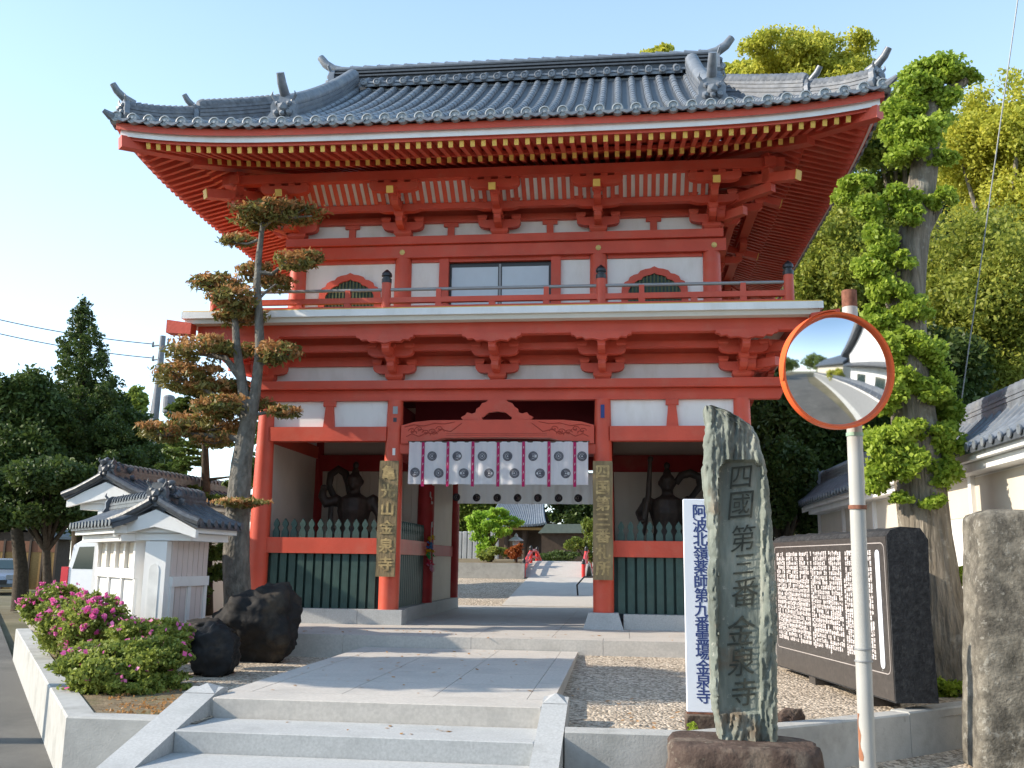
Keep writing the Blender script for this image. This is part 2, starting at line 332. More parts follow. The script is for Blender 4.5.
# foliage
def foliage(name, blobs, n, leaf, m, parent, seed, clumps=14, spread=.28, shell=.45, flat=0, aspect=1.5, **kw):
    rg = np.random.default_rng(seed); B = np.array(blobs, float)
    wgt = (B[:, 3]*B[:, 4]+B[:, 4]*B[:, 5]+B[:, 3]*B[:, 5]); cnt = np.maximum(8, (n*wgt/wgt.sum()).astype(int))
    C = []
    for b, k in zip(B, cnt):
        d = rg.normal(size=(clumps, 3)); d /= np.linalg.norm(d, axis=1)[:, None]
        rr = 1-shell*rg.random(clumps)**1.5
        cc = d*rr[:, None]
        q = cc[rg.integers(0, clumps, k)]+rg.normal(size=(k, 3))*spread*.6
        ln = np.linalg.norm(q, axis=1); lim_ = 1.15+.22*rg.random(k); q /= np.maximum(1, ln/lim_)[:, None]
        C.append(b[:3]+q*b[3:6])
    C = np.concatenate(C); N = len(C)
    nrm = rg.normal(size=(N, 3)); nrm[:, 2] = np.abs(nrm[:, 2])+flat; nrm /= np.linalg.norm(nrm, axis=1)[:, None]
    t = rg.normal(size=(N, 3)); u = np.cross(nrm, t); u /= np.linalg.norm(u, axis=1)[:, None]; v = np.cross(nrm, u)
    s = leaf*(.6+.8*rg.random(N))[:, None]
    P = np.stack([C-u*s*aspect/2, C+v*s/2*.8+u*s*.05, C+u*s*aspect/2, C-v*s/2*.8+u*s*.05], 1).reshape(-1, 3)
    me = bpy.data.meshes.new(name)
    off = np.array(wloc(parent)) if parent is not None else np.array([P[:, 0].mean(), P[:, 1].mean(), P[:, 2].min()])
    P = P-off
    me.vertices.add(4*N); me.vertices.foreach_set('co', P.ravel())
    me.loops.add(4*N); me.loops.foreach_set('vertex_index', np.arange(4*N, dtype=np.int32))
    me.polygons.add(N); me.polygons.foreach_set('loop_start', np.arange(0, 4*N, 4, dtype=np.int32))
    try: me.polygons.foreach_set('loop_total', np.full(N, 4, np.int32))
    except Exception: pass
    me.materials.append(m); me.update(); me.validate()
    o = bpy.data.objects.new(name, me); COL.objects.link(o)
    if parent is not None: o.parent = parent
    else: o.location = tuple(off)
    tag(o, **kw); return o
def cx_blobs(c, r, k, seed, sub=.45):
    """many sub-lobes over an ellipsoid"""
    rg = random.Random(seed); out = []
    for i in range(k):
        t = rg.uniform(0, 2*math.pi); z = rg.uniform(-.75, 1); q = math.sqrt(max(0, 1-z*z)); s = rg.uniform(.7, 1.25)*sub
        e = rg.uniform(.45, .8)
        out.append((c[0]+r[0]*e*q*math.cos(t), c[1]+r[1]*e*q*math.sin(t), c[2]+r[2]*e*z, r[0]*s, r[1]*s, r[2]*s*.85))
    return out
#@@SETTING
def voxel(o, size, smooth=3):
    md = o.modifiers.new('r', 'REMESH'); md.mode = 'VOXEL'; md.voxel_size = size; md.use_smooth_shade = True
    if smooth: s = o.modifiers.new('s', 'SMOOTH'); s.iterations = smooth
    bpy.context.view_layer.update()
    me = bpy.data.meshes.new_from_object(o.evaluated_get(bpy.context.evaluated_depsgraph_get()))
    ms = list(o.data.materials); o.modifiers.clear(); o.data = me
    me.materials.clear()
    for q in ms: me.materials.append(q)
    return o
# ================================================================== SETTING
def sheet(name, pts, m, **kw):
    b = MB(); b.add(pts, [tuple(range(len(pts)))]); return b.build(name, m, kind='structure', **kw)
sheet('ground', [(-500, -500, -.80), (500, -500, -.80), (500, 500, -.80), (-500, 500, -.80)], mat('dry ground', (.17, .15, .10), .95, .1, .25, .6, dirt=(.08, .10, .03), dscale=.2, damt=.6))
KD = Vector((-4.5, 6.3, 0)).normalized(); KN = Vector((-KD.y, KD.x, 0))   # along planter, out to the road
A0 = Vector((-2.13, -6.80, 0))
e1 = A0+KD*60; e2 = e1+KN*9
sheet('road', [(A0.x, A0.y+.02, -.70), (e1.x, e1.y, -.70), (e2.x, e2.y, -.70), (-12, -9, -.70), (-8, -22, -.70), (10, -75, -.70), (17, -75, -.70), (6.8, -24, -.70), (6.5, -6.5, -.70)][::-1], 'asphalt')
# two worn white lane marks on the road behind the viewer (seen in the mirror)
b = MB()
for k in range(8):
    y = -17-k*5; x = -3.2+k*1.65
    b.add([(x, y, -.694), (x+.14, y, -.694), (x+.14+.6, y-1.8, -.694), (x+.6, y-1.8, -.694)], [(0, 1, 2, 3)])
b.build('road_marking', mat('worn road paint', (.6, .6, .57), .8, .2, .2, 20), kind='structure')
sheet('yard', [(A0.x+.1, A0.y+.15, -.262), (-1.2, -6.75, -.262), (-1.2, 6.3, -.262), (-11.2, 6.3, -.262)], 'gravel')
bY = MB(); bY.add([(-1.2, -6.75, -.285), (1.3, -6.75, -.285), (2.3, -6.75, -.285), (3.2, -6.15, -.28), (5.3, -4.5, -.25), (7, -2.0, -.17), (-1.2, -2.0, -.17), (7, 6.3, -.17), (-1.2, 6.3, -.17)], [(0, 1, 6), (1, 2, 6), (2, 3, 6), (3, 4, 6), (4, 5, 6), (6, 5, 7, 8)]); bY.build('gravel_bed', 'gravel', kind='structure')
b = MB()
Pp = [A0+Vector((.02, .15, -.252)), Vector((-1.5, -6.6, -.252)), Vector((-1.45, -6.3, -.252)), Vector((-2.2, -4.9, -.252)), Vector((-3.0, -3.6, -.252)), Vector((-3.2, -2.2, -.252)), A0+KD*9.2+Vector((.02, .1, -.252))]
b.add(Pp, [tuple(range(len(Pp)))]); b.build('planter_soil', 'earth', kind='structure')
sheet('gravel_verge', [(1.4, -6.9, -.60), (1.4, -8.8, -.69), (4.2, -8.6, -.66), (7.5, -7.0, -.56), (9, -1, -.45), (5.6, -3.8, -.46), (3.6, -5.7, -.50)], 'gravel')
# left planter kerb
b = MB()
def wall_strip(b, pts, th, z0, z1, side=1, bev=.012):
    pts = [Vector(p) for p in pts]; n = len(pts); off = []
    for i, p in enumerate(pts):
        ds = []
        if i > 0: ds.append((pts[i]-pts[i-1]).normalized())
        if i < n-1: ds.append((pts[i+1]-pts[i]).normalized())
        ns = [Vector((-d.y, d.x, 0))*side for d in ds]; m = sum(ns, Vector()).normalized(); off.append(p+m*th/m.dot(ns[0]))
    rings = []
    for p, q in zip(pts, off):
        d = (q-p).normalized()*bev
        rings.append([Vector((p.x, p.y, z0)), Vector((p.x, p.y, z1-bev)), Vector((p.x+d.x, p.y+d.y, z1)), Vector((q.x-d.x, q.y-d.y, z1)), Vector((q.x, q.y, z1-bev)), Vector((q.x, q.y, z0))])
    b.loft(rings)
wall_strip(b, [(-1.49, -6.80, 0), tuple(A0), tuple(A0+KD*9.3)], .2, -.85, -.235, side=-1)
b.build('planter_kerb', 'concrete', kind='structure')
b = MB()
wall_strip(b, [(1.38, -6.87, 0), (2.25, -6.85, 0), (3.13, -6.23, 0), (3.90, -5.62, 0)], .17, -.85, -.21, side=1)
wall_strip(b, [(3.905, -5.616, 0), (4.62, -5.0, 0), (5.6, -4.1, 0)], .17, -.85, -.20, side=1)
b.build('gravel_bed_kerb', 'concrete', kind='structure')
# podium with slab joints
def slabs(b, x0, x1, y0, y1, z0, z1, nx, ny, gap=.006, stagger=False):
    for j in range(ny):
        ya = y0+(y1-y0)*j/ny; yb = y0+(y1-y0)*(j+1)/ny
        for i in range(nx):
            xa = x0+(x1-x0)*i/nx; xb = x0+(x1-x0)*(i+1)/nx
            b.box(xa+gap/2, xb-gap/2, ya+gap/2, yb-gap/2, z0, z1)
b = MB(); slabs(b, -4.6, 4.6, -2.06, -1.72, -.4, 0, 6, 1); slabs(b, -4.6, 4.6, -1.72, 5.85, -.4, -.001, 10, 8); slabs(b, -4.6, 4.6, 5.85, 6.2, -.4, 0, 6, 1)
b.box(-4.59, 4.59, -2.05, 6.19, -.42, -.012)
b.build('podium', 'paving', kind='structure')
b = MB(); b.box(-1.24, 1.24, -6.43, -2.07, -.5, -.142)
slabs(b, -1.27, -1.07, -6.06, -2.07, -.4, -.13, 1, 4); slabs(b, 1.05, 1.25, -6.06, -2.07, -.4, -.13, 1, 4)
slabs(b, -1.07, 1.05, -6.06, -2.07, -.4, -.131, 3, 5); b.box(-1.22, 1.19, -6.44, -6.063, -.4, -.13, .006)
b.build('landing', 'paving', kind='structure')
b = MB()
for k, (ya, yb, z) in enumerate([(-6.99, -6.445, -.27), (-7.54, -6.995, -.41), (-8.1, -7.545, -.55)]):
    b.box(-1.24, 1.19, ya, yb, -.9, z, .006)
for (xi, xo) in ((-1.24, -1.48), (1.19, 1.37)):
    xa, xb = min(xi, xo), max(xi, xo); xm = (xa+xb)/2
    pr = [(-6.12, -.9), (-6.12, -.10), (-6.2, -.085), (-6.34, -.11), (-8.25, -.60), (-8.25, -.9)]
    b.prism(pr, lambda u, v, d: (d, u, v), xa, xb)
    b.add([(xa+.003, -6.13, -.099), (xb-.003, -6.13, -.099), (xb-.003, -6.36, -.112), (xa+.003, -6.36, -.112), (xm, -6.23, -.055)], [(0, 1, 4), (1, 2, 4), (2, 3, 4), (3, 0, 4)])
b.build('steps', 'granite', kind='structure')
# courtyard behind the gate
b = MB(); Z = lambda y: -.02+min(1, max(0, (y-6.2)/5.8))*.50
ys = [6.21, 8, 10, 12, 60]
for i in range(4):
    b.add([(-6, ys[i], Z(ys[i])), (30, ys[i], Z(ys[i])), (30, ys[i+1], Z(ys[i+1])), (-6, ys[i+1], Z(ys[i+1]))], [(0, 1, 2, 3)])
b.build('courtyard', 'gravel', kind='structure')
b = MB()
for i in range(3):
    b.hexa([(-.68, ys[i], Z(ys[i])-.1), (1.5, ys[i], Z(ys[i])-.1), (1.5, ys[i+1]-.01, Z(ys[i+1])-.1), (-.68, ys[i+1]-.01, Z(ys[i+1])-.1),
            (-.68, ys[i], Z(ys[i])+.03), (1.5, ys[i], Z(ys[i])+.03), (1.5, ys[i+1]-.01, Z(ys[i+1])+.03), (-.68, ys[i+1]-.01, Z(ys[i+1])+.03)])
b.build('courtyard_path', 'paving', kind='structure')

# ================================================================== GATE
gate = thing('temple_gate', (0, 2.45, 0), 'two storey vermilion temple gate with white panels and a grey tiled hip and gable roof', 'gate')
YC = 2.45
def P(b, name, m, smooth=False, par=None, **kw): return b.build(name, m, par or gate, smooth=smooth, **kw)
# stone sills
b = MB()
for x0, x1 in ((-3.6, -1.9), (-1.895, -1.27), (1.77, 3.6)): b = MB(); b.box(x0, x1, -.17, .17, 0, .2); P(b, 'stone_sill', 'granite')
for s in (-1, 1):
    for a_ in ((s*1.5-.13, s*1.5+.13, .172, 5.05, 0, .2), (s*3.43-.13, s*3.43+.13, .172, 5.05, 0, .2), (*sorted((s*1.64, s*3.29)), 2.3, 2.5, 0, .2), (*sorted((s*1.64, s*3.29)), 4.8, 5.0, 0, .199)): b = MB(); b.box(*a_); P(b, 'stone_sill', 'granite')
for x in (1.5,):
    b = MB(); b.hexa([(x-.27, -.26, 0), (x+.27, -.26, 0), (x+.27, .26, 0), (x-.27, .26, 0), (x-.2, -.19, .215), (x+.2, -.19, .215), (x+.2, .19, .215), (x-.2, .19, .215)]); P(b, 'column_base', 'granite')
# lower columns
for y in (0, 2.4, 4.9):
    for x in (-3.43, -1.5, 1.5, 3.43):
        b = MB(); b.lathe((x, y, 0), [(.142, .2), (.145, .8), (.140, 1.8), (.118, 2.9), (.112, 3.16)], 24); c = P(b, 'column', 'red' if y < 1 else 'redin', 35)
def bx(name, m, *a, **kw): b = MB(); b.box(*a); return P(b, name, m, **kw)
for s in (-1, 1):
    xa, xb = sorted((s*1.6, s*3.34))
    bx('waist_rail', 'red', xa, xb, -.065, .065, .96, 1.18)
    bx('tie_beam', 'red', xa, xb, -.10, .08, 2.56, 2.765)
    b = MB(); b.box(xa, xb, -.005, .035, 2.765, 3.15); P(b, 'plaster_panel', 'white')
    xm = (xa+xb)/2; b = MB(); b.prism([(-.085, 2.766), (.085, 2.766), (.055, 3.07), (-.055, 3.07)], lambda u, v, d: (xm+u, d, v), -.06, -.006); b.box(xm-.09, xm+.09, -.07, -.006, 3.07, 3.15); P(b, 'strut', 'red')
b = MB(); b.box(-3.95, 3.95, -.065, .065, 3.152, 3.305)
for s in (-1, 1): b.prism([(3.95, 3.152), (3.95, 3.304), (4.02, 3.304)], lambda u, v, d: (s*u, d, v), -.064, .064)
P(b, 'head_tie_beam', 'red')
bx('plate_beam', 'red', -4.0, 4.0, -.17, .17, 3.31, 3.43)
for s in (-1, 1):
    bx('side_plate_beam', 'red', s*3.43-.17, s*3.43+.17, .172, 5.1, 3.308, 3.428)
    bx('side_tie_beam', 'red', s*3.43-.06, s*3.43+.06, .1, 4.9, 3.15, 3.30)
    bx('side_tie_beam', 'red', s*3.43-.06, s*3.43+.06, .1, 4.9, 2.56, 2.76)
    bx('outer_side_wall', 'cream', s*3.43-.03, s*3.43+.03, .12, 4.85, .2, 2.56)
    bx('outer_side_wall', 'white', s*3.43-.03, s*3.43+.03, .12, 4.85, 2.76, 3.15)
    # statue room: back wall, beams, boards
    xa, xb = sorted((s*1.6, s*3.34))
    b = MB(); n = 12
    for i in range(n): b.box(xa+(xb-xa)*i/n+.003, xa+(xb-xa)*(i+1)/n-.003, 2.38, 2.42, .2, 2.35)
    b.box(xa, xb, 2.4, 2.44, .2, 2.35); P(b, 'board_wall', 'cream')
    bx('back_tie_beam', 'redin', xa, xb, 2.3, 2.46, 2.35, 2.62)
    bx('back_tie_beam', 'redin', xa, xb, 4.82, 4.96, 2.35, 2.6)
    bx('rear_wall', 'cream', xa, xb, 4.88, 4.92, .2, 3.4)
    bx('upper_board_wall', 'cream', xa, xb, 2.42, 2.45, 2.625, 3.44)
    # passage side, second bay
    xw = s*1.5
    bx('passage_wall', 'cream', xw-.025, xw+.025, 2.5, 4.8, .2, 2.35)
    bx('passage_rail', 'redin', xw-.05, xw+.05, 2.5, 4.8, .96, 1.15)
    bx('waist_rail', 'red', xw-.06, xw+.06, .12, 2.3, .96, 1.18)
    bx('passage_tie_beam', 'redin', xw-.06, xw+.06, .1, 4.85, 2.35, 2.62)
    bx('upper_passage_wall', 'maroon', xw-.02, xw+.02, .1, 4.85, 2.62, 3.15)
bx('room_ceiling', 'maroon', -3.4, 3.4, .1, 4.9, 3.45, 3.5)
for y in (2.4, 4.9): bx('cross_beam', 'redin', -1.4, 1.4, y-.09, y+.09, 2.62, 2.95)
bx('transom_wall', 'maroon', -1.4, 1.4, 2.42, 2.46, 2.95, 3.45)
# pickets
def picket(b, x, y, w, ax):
    pr = [(-w/2, .2), (w/2, .2), (w/2, 1.26), (w*.28, 1.30), (w*.22, 1.32), (w*.45, 1.36), (w*.40, 1.39), (0, 1.45), (-w*.40, 1.39), (-w*.45, 1.36), (-w*.22, 1.32), (-w*.28, 1.30), (-w/2, 1.26)]
    b.prism(pr, (lambda u, v, d: (x+u, y+d, v)) if ax == 'x' else (lambda u, v, d: (x+d, y+u, v)), -.022, .022)
for s in (-1, 1):
    n = 12
    for i in range(n):
        x = s*(1.68+(3.25-1.68)*(i+.5)/n); b = MB(); picket(b, x, .0, .095, 'x'); P(b, 'picket', 'green')
    b = MB()
    for i in range(15): picket(b, s*1.5, .22+2.0*(i+.5)/15, .1, 'y')
    P(b, 'passage_lattice', 'green')
    bx('backing_board', 'green', *sorted((s*1.62, s*3.3)), .06, .075, .2, .96)
# centre bay: rainbow beam, frog leg strut, brackets at ends
b = MB()
top = [(-1.38, 2.78), (-1.2, 2.83), (-.95, 2.855), (0, 2.86), (.95, 2.855), (1.2, 2.83), (1.38, 2.78)]
bot = [(1.38, 2.52), (1.15, 2.52), (1.05, 2.56), (.9, 2.565), (.75, 2.60), (0, 2.61), (-.75, 2.60), (-.9, 2.565), (-1.05, 2.56), (-1.15, 2.52), (-1.38, 2.52)]
b.prism(top+bot, lambda u, v, d: (u, d, v), -.10, .08); rb = P(b, 'rainbow_beam', 'red')
b = MB()
rnd = random.Random(3)
for s in (-1, 1):
    def wave(pts, r=.006): b.tube([(s*x, -.101, z) for x, z in pts], r, 5)
    for k in range(5):
        cx, cz, rr = 1.22-.1*k, 2.70+.03*math.sin(k*2), .055
        wave([(cx+rr*(1-t/14)*math.cos(t*.62), cz+rr*.75*(1-t/14)*math.sin(t*.62)) for t in range(13)])
        wave([(cx-.03+rr*.7*math.cos(t*.7), cz-.03+rr*.5*math.sin(t*.7)) for t in range(6)])
    wave([(1.3, 2.62), (1.22, 2.66), (1.12, 2.62), (1.0, 2.68), (.9, 2.65), (.8, 2.72), (.66, 2.69), (.5, 2.81)])
    wave([(1.33, 2.76), (1.2, 2.79), (1.05, 2.77), (.9, 2.81), (.75, 2.80), (.6, 2.83)])
for z in (2.635, 2.66): b.box(-.72, .72, -.1025, -.099, z, z+.006)
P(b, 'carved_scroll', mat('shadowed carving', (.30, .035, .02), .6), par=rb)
b = MB()
half = [(.0, 3.15), (.13, 3.15), (.16, 3.12), (.22, 3.10), (.25, 3.05), (.30, 3.02), (.31, 2.97), (.36, 2.95), (.43, 2.97), (.46, 2.93), (.52, 2.90), (.49, 2.862), (.2, 2.862), (.22, 2.89), (.17, 2.93), (.12, 2.97), (0, 2.985)]
b.prism(half, lambda u, v, d: (u, d, v), -.08, .0); b.prism([(-u, v) for u, v in half], lambda u, v, d: (u, d, v), -.08, .0)
P(b, 'frog_leg_strut', 'red')
for s in (-1, 1):
    b = MB(); b.box(*sorted((s*1.0, s*1.4)), -.07, .05, 2.38, 2.515); b.box(*sorted((s*1.0, s*1.05)), -.075, .055, 2.37, 2.40); P(b, 'beam_bracket', 'red')
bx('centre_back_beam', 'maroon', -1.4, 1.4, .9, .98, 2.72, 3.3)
# frieze under the deck
def frieze(z0, z1, hx, yb, par=gate):
    b = MB(); b.box(-hx, hx, -.01, .03, z0, z1); b.box(-hx, hx, 4.87, 4.91, z0, z1)
    for s in (-1, 1): b.box(*sorted((s*hx-.02*s, s*hx+.02*s)), .04, 4.86, z0, z1)
    return P(b, 'white_frieze', 'white')
frieze(3.43, 3.68, 3.43, 0)
def hoop(name, hx, f, z0, z1, m='red', w=.1, ext=0):   # rectangular hoop of beams; f = offset out from wall plane
    b = MB(); b.box(-hx-f-ext, hx+f+ext, -f-w/2, -f+w/2, z0, z1); b.box(-hx-f-ext, hx+f+ext, 4.9+f-w/2, 4.9+f+w/2, z0, z1)
    for s in (-1, 1): b.box(*sorted((s*(hx+f)-w/2, s*(hx+f)+w/2)), -f+w/2+.001-ext, 4.9+f-w/2-.001+ext, z0+.003, z1-.003)
    return P(b, name, m)
hoop('wall_beam', 3.43, .02, 3.665, 3.80); hoop('eave_beam', 3.43, .38, 3.815, 3.90, ext=.12)
hoop('wall_board', 3.43, -.02, 3.80, 4.10)
hoop('deck_beam', 3.43, .70, 3.955, 4.12, w=.14, ext=.1)
for s in (-1, 1):   # upturned beam tips at the corners
    b = MB(); b.prism([(4.235, 3.957), (4.60, 3.985), (4.60, 4.175), (4.235, 4.118)], lambda u, v, d: (s*u, d, v), -.99, -.81)
    P(b, 'beam_tip', 'red')
# brackets
def bracket(name, x, y, zb, ang, depth, upper=False, par=gate, k=1.0, corner=False):
    ca, sa = math.cos(ang), math.sin(ang)
    T = lambda u, v, z: (x+ca*u-sa*v, y+sa*u+ca*v, zb+z*k)
    b = MB()
    def bo(x0, x1, y0, y1, z0, z1): b.hexa([T(x0, y0, z0), T(x1, y0, z0), T(x1, y1, z0), T(x0, y1, z0), T(x0, y0, z1), T(x1, y0, z1), T(x1, y1, z1), T(x0, y1, z1)])
    def masu(cx, cy, z, h=.075, w=.07): b.hexa([T(cx-w*.7, cy-w*.7, z), T(cx+w*.7, cy-w*.7, z), T(cx+w*.7, cy+w*.7, z), T(cx-w*.7, cy+w*.7, z), T(cx-w, cy-w, z+h*.45), T(cx+w, cy-w, z+h*.45), T(cx+w, cy+w, z+h*.45), T(cx-w, cy+w, z+h*.45)]); bo(cx-w, cx+w, cy-w, cy+w, z+h*.45, z+h)
    def arm(cy, hw, z0, z1, th=.055):
        h = z1-z0; pl = [(-hw, z1), (-hw, z0+h*.55), (-hw*.93, z0+h*.25), (-hw*.78, z0+.01), (-hw*.6, z0), (hw*.6, z0), (hw*.78, z0+.01), (hw*.93, z0+h*.25), (hw, z0+h*.55), (hw, z1)]
        b.prism(pl, lambda u, v, d: T(u, cy+d, v), -th, th)
    def fwd(y1, z0, z1, th=.05):
        h = z1-z0; b.prism([(.1, z0), (.1, z1), (y1, z1), (y1, z0+h*.5), (y1+.05, z0+h*.12), (y1+.12, z0)], lambda u, v, d: T(d, u, v), -th, th)
    masu(0, -.04, 0, .12, .13)
    arm(-.12, .31, .10, .225); fwd(-.42, .101, .224)
    for cx in (-.25, 0, .25): masu(cx, -.12, .225)
    masu(0, -.38, .225)
    arm(-.38, .33, .295, .41); fwd(-.74, .296, .409)
    for cx in (-.27, 0, .27): masu(cx, -.38, .41, .07)
    if not upper:
        pl = [(-.40, .60), (-.41, .555), (-.36, .545), (-.34, .515), (-.26, .525), (-.22, .49), (-.12, .50), (0, .47), (.12, .50), (.22, .49), (.26, .525), (.34, .515), (.36, .545), (.41, .555), (.40, .60)]
        pl = [(u, v-.06) for u, v in pl]
        masu(0, -.70, .375, .06, .055); b.prism(pl, lambda u, v, d: T(u, -.74+d, v), -.05, .05)
    else:
        masu(0, -.70, .41, .07); arm(-.74, .36, .475, .60)
        for cx in (-.29, -.1, .1, .29): masu(cx, -.74, .585, .05, .05)
        b.beam(T(0, -.1, .66), T(0, -1.0, .41), .1, .10)
    o = b.build(name, 'red', par)
    if upper:
        b = MB(); d = Vector(T(0, -1.0, .41))-Vector(T(0, -.1, .66)); d.normalize(); q = Vector(T(0, -1.0, .41)); b.beam(q+d*.001, q+d*.012, .1, .1); b.build('painted_end', 'yellow', o)
    return o
for x in (-1.5, 0, 1.5, 3.43, -3.43): bracket('bracket', x, 0, 3.43, 0, .7)
for s in (-1, 1):
    for y in (.0, 2.45, 4.9): bracket('bracket', s*3.43, y, 3.43, s*math.pi/2, .7)
    b = MB(); q = Vector((s, -1, 0)).normalized(); c0 = Vector((s*3.43, 0, 0))
    b.beam(c0+Vector((0, 0, 3.60)), c0+q*.62+Vector((0, 0, 3.60)), .1, .12); b.beam(c0+Vector((0, 0, 3.79)), c0+q*1.05+Vector((0, 0, 3.79)), .1, .12); P(b, 'corner_arm', 'red')
    b = MB(); c0 = Vector((s*3.07, 0, 0))
    b.beam(c0+Vector((0, 0, 5.76)), c0+q*.62+Vector((0, 0, 5.76)), .1, .12); b.beam(c0+Vector((0, 0, 5.96)), c0+q*1.1+Vector((0, 0, 5.96)), .1, .13); b.beam(c0+Vector((0, 0, 6.3)), c0+q*1.5+Vector((0, 0, 6.0)), .12, .13)
    b.beam(c0+q*1.02+Vector((0, 0, 6.05)), c0+q*1.021+Vector((0, 0, 6.45)), .12, .12)
    co = P(b, 'corner_arm', 'red')
    b = MB(); b.beam(c0+q*1.501+Vector((0, 0, 6.0)), c0+q*1.513+Vector((0, 0, 5.998)), .12, .13); b.build('painted_end', 'yellow', co)
for x in (-3.07, -1.45, 0, 1.45, 3.07): bracket('upper_bracket', x, 0, 5.60, 0, .8, True)
for s in (-1, 1):
    for y in (.0, 2.45, 4.9): bracket('upper_bracket', s*3.07, y, 5.60, s*math.pi/2, .8, True)
# deck
b = MB(); b.box(-4.40, 4.40, -.97, 5.87, 4.19, 4.285); P(b, 'deck_edge_board', 'white')
b = MB(); b.box(-4.36, 4.36, -.93, 5.83, 4.12, 4.19); P(b, 'deck_soffit', 'cream')  # soffit coloured cream for red light bouncing onto its shaded white
b = MB(); b.box(-4.39, 4.39, -.96, 5.86, 4.286, 4.30); P(b, 'deck_floor', 'yellow')
rail = thing('x', (0, 0, 0), 'x', 'x'); bpy.data.objects.remove(rail)
ry = -.78; rx = 4.0
def hoopr(name, z0, z1, w, m, ends=.0, par=None):
    b = MB()
    if name == 'top_rail':
        b.cyl((-rx, ry, z0), (rx, ry, z0), w, n=10); b.cyl((-rx, 4.9-ry, z0), (rx, 4.9-ry, z0), w, n=10)
        for s in (-1, 1): b.cyl((s*rx, ry, z0), (s*rx, 4.9-ry, z0), w, n=10)
    else:
        b.box(-rx, rx, ry-w/2, ry+w/2, z0, z1); b.box(-rx, rx, 4.9-ry-w/2, 4.9-ry+w/2, z0, z1)
        for s in (-1, 1): b.box(s*rx-w/2, s*rx+w/2, ry+w/2+.001, 4.9-ry-w/2-.001, z0, z1)
    return P(b, name, m, par=par)
rmain = hoopr('balustrade', 4.302, 4.36, .10, 'red')
hoopr('middle_rail', 4.41, 4.485, .07, 'red', par=rmain)
hoopr('top_rail', 4.605, 0, .024, 'metalgrey', par=rmain)
for x in (-4, -1.5, 1.5, 4):
    for y in (ry, 4.9-ry):
        b = MB(); b.lathe((x, y, 0), [(.068, 4.30), (.068, 4.70)], 14); b.cur = 1
        b.lathe((x, y, 0), [(.072, 4.70), (.072, 4.76), (.055, 4.77), (.055, 4.79), (.074, 4.80), (.07, 4.84), (.045, 4.87), (.01, 4.90)], 14); P(b, 'baluster_post', ['red', 'black'], 30, par=rmain)
for s in (-1, 1):
    for y in (1.0, 2.45, 3.9):
        b = MB(); b.box(s*rx-.05, s*rx+.05, y-.05, y+.05, 4.30, 4.60); P(b, 'baluster', 'red', par=rmain)
for x in [-3.5, -2.75, -2.05, -.75, 0, .75, 2.05, 2.75, 3.4]:
    b = MB(); b.box(x-.045, x+.045, ry-.03, ry+.03, 4.34, 4.43); 
    if abs(x) in (.75, 2.05, 3.5, 3.4): b.box(x-.035, x+.035, ry-.031, ry+.031, 4.34, 4.60)
    P(b, 'baluster', 'red', par=rmain)
# upper storey
for y in (0, 2.45, 4.9):
    for x in (-3.07, -1.45, 1.45, 3.07):
        if y == 2.45 and abs(x) < 2: continue
        b = MB(); b.lathe((x, y, 0), [(.135, 4.29), (.125, 5.3)], 22); P(b, 'upper_column', 'red', 35)
def upper_wall(y, t):
    for xa, xb in ((-2.95, -1.57), (1.57, 2.95), (-1.33, -.9), (.9, 1.33)): b = MB(); b.box(xa, xb, y, y+t, 4.3, 5.29); P(b, 'plaster_wall', 'white')
upper_wall(-.01, .05); bx('rear_plaster_wall', 'white', -2.95, 2.95, 4.87, 4.92, 4.3, 5.29)
for s in (-1, 1): bx('side_plaster_wall', 'white', s*3.07-.03, s*3.07+.03, .12, 4.8, 4.3, 5.29)
for s in (-1, 1): bx('window_post', 'red', *sorted((s*.76, s*.90)), -.06, .06, 4.3, 5.29)
hoop('upper_tie_beam', 3.07, .0, 5.29, 5.475, w=.24, ext=.2); hoop('upper_plate_beam', 3.07, .0, 5.482, 5.60, w=.36, ext=.16)
for xa, xb in ((-2.94, -1.58), (-1.32, 1.32), (1.58, 2.94)): bx('lintel', 'red', xa, xb, -.04, .03, 5.235, 5.292)
for x in (-1.45, 1.45, 3.1, -3.1):
    b = MB()
    for k in range(8): 
        a = k*math.pi/4; b.cyl((x+.028*math.cos(a), -.125, 5.37+.028*math.sin(a)), (x+.028*math.cos(a), -.133, 5.37+.028*math.sin(a)), .014, n=6)
    b.cyl((x, -.12, 5.37), (x, -.142, 5.37), .02, n=10); P(b, 'brass_rosette', 'brass')
# sliding window
b = MB(); b.box(-.76, .76, .03, .07, 4.3, 5.235); win = P(b, 'window', 'black')
for s in (-1, 1):
    b = MB(); b.box(*sorted((s*.03, s*.72)), .015, .028, 4.36, 5.16); b.build('pane', 'glassblue', win)
b = MB(); b.box(-.015, .015, 0, .03, 4.3, 5.2); b.box(-.75, .75, .0, .03, 4.3, 4.35); b.build('sash_bar', 'metalgrey', win)
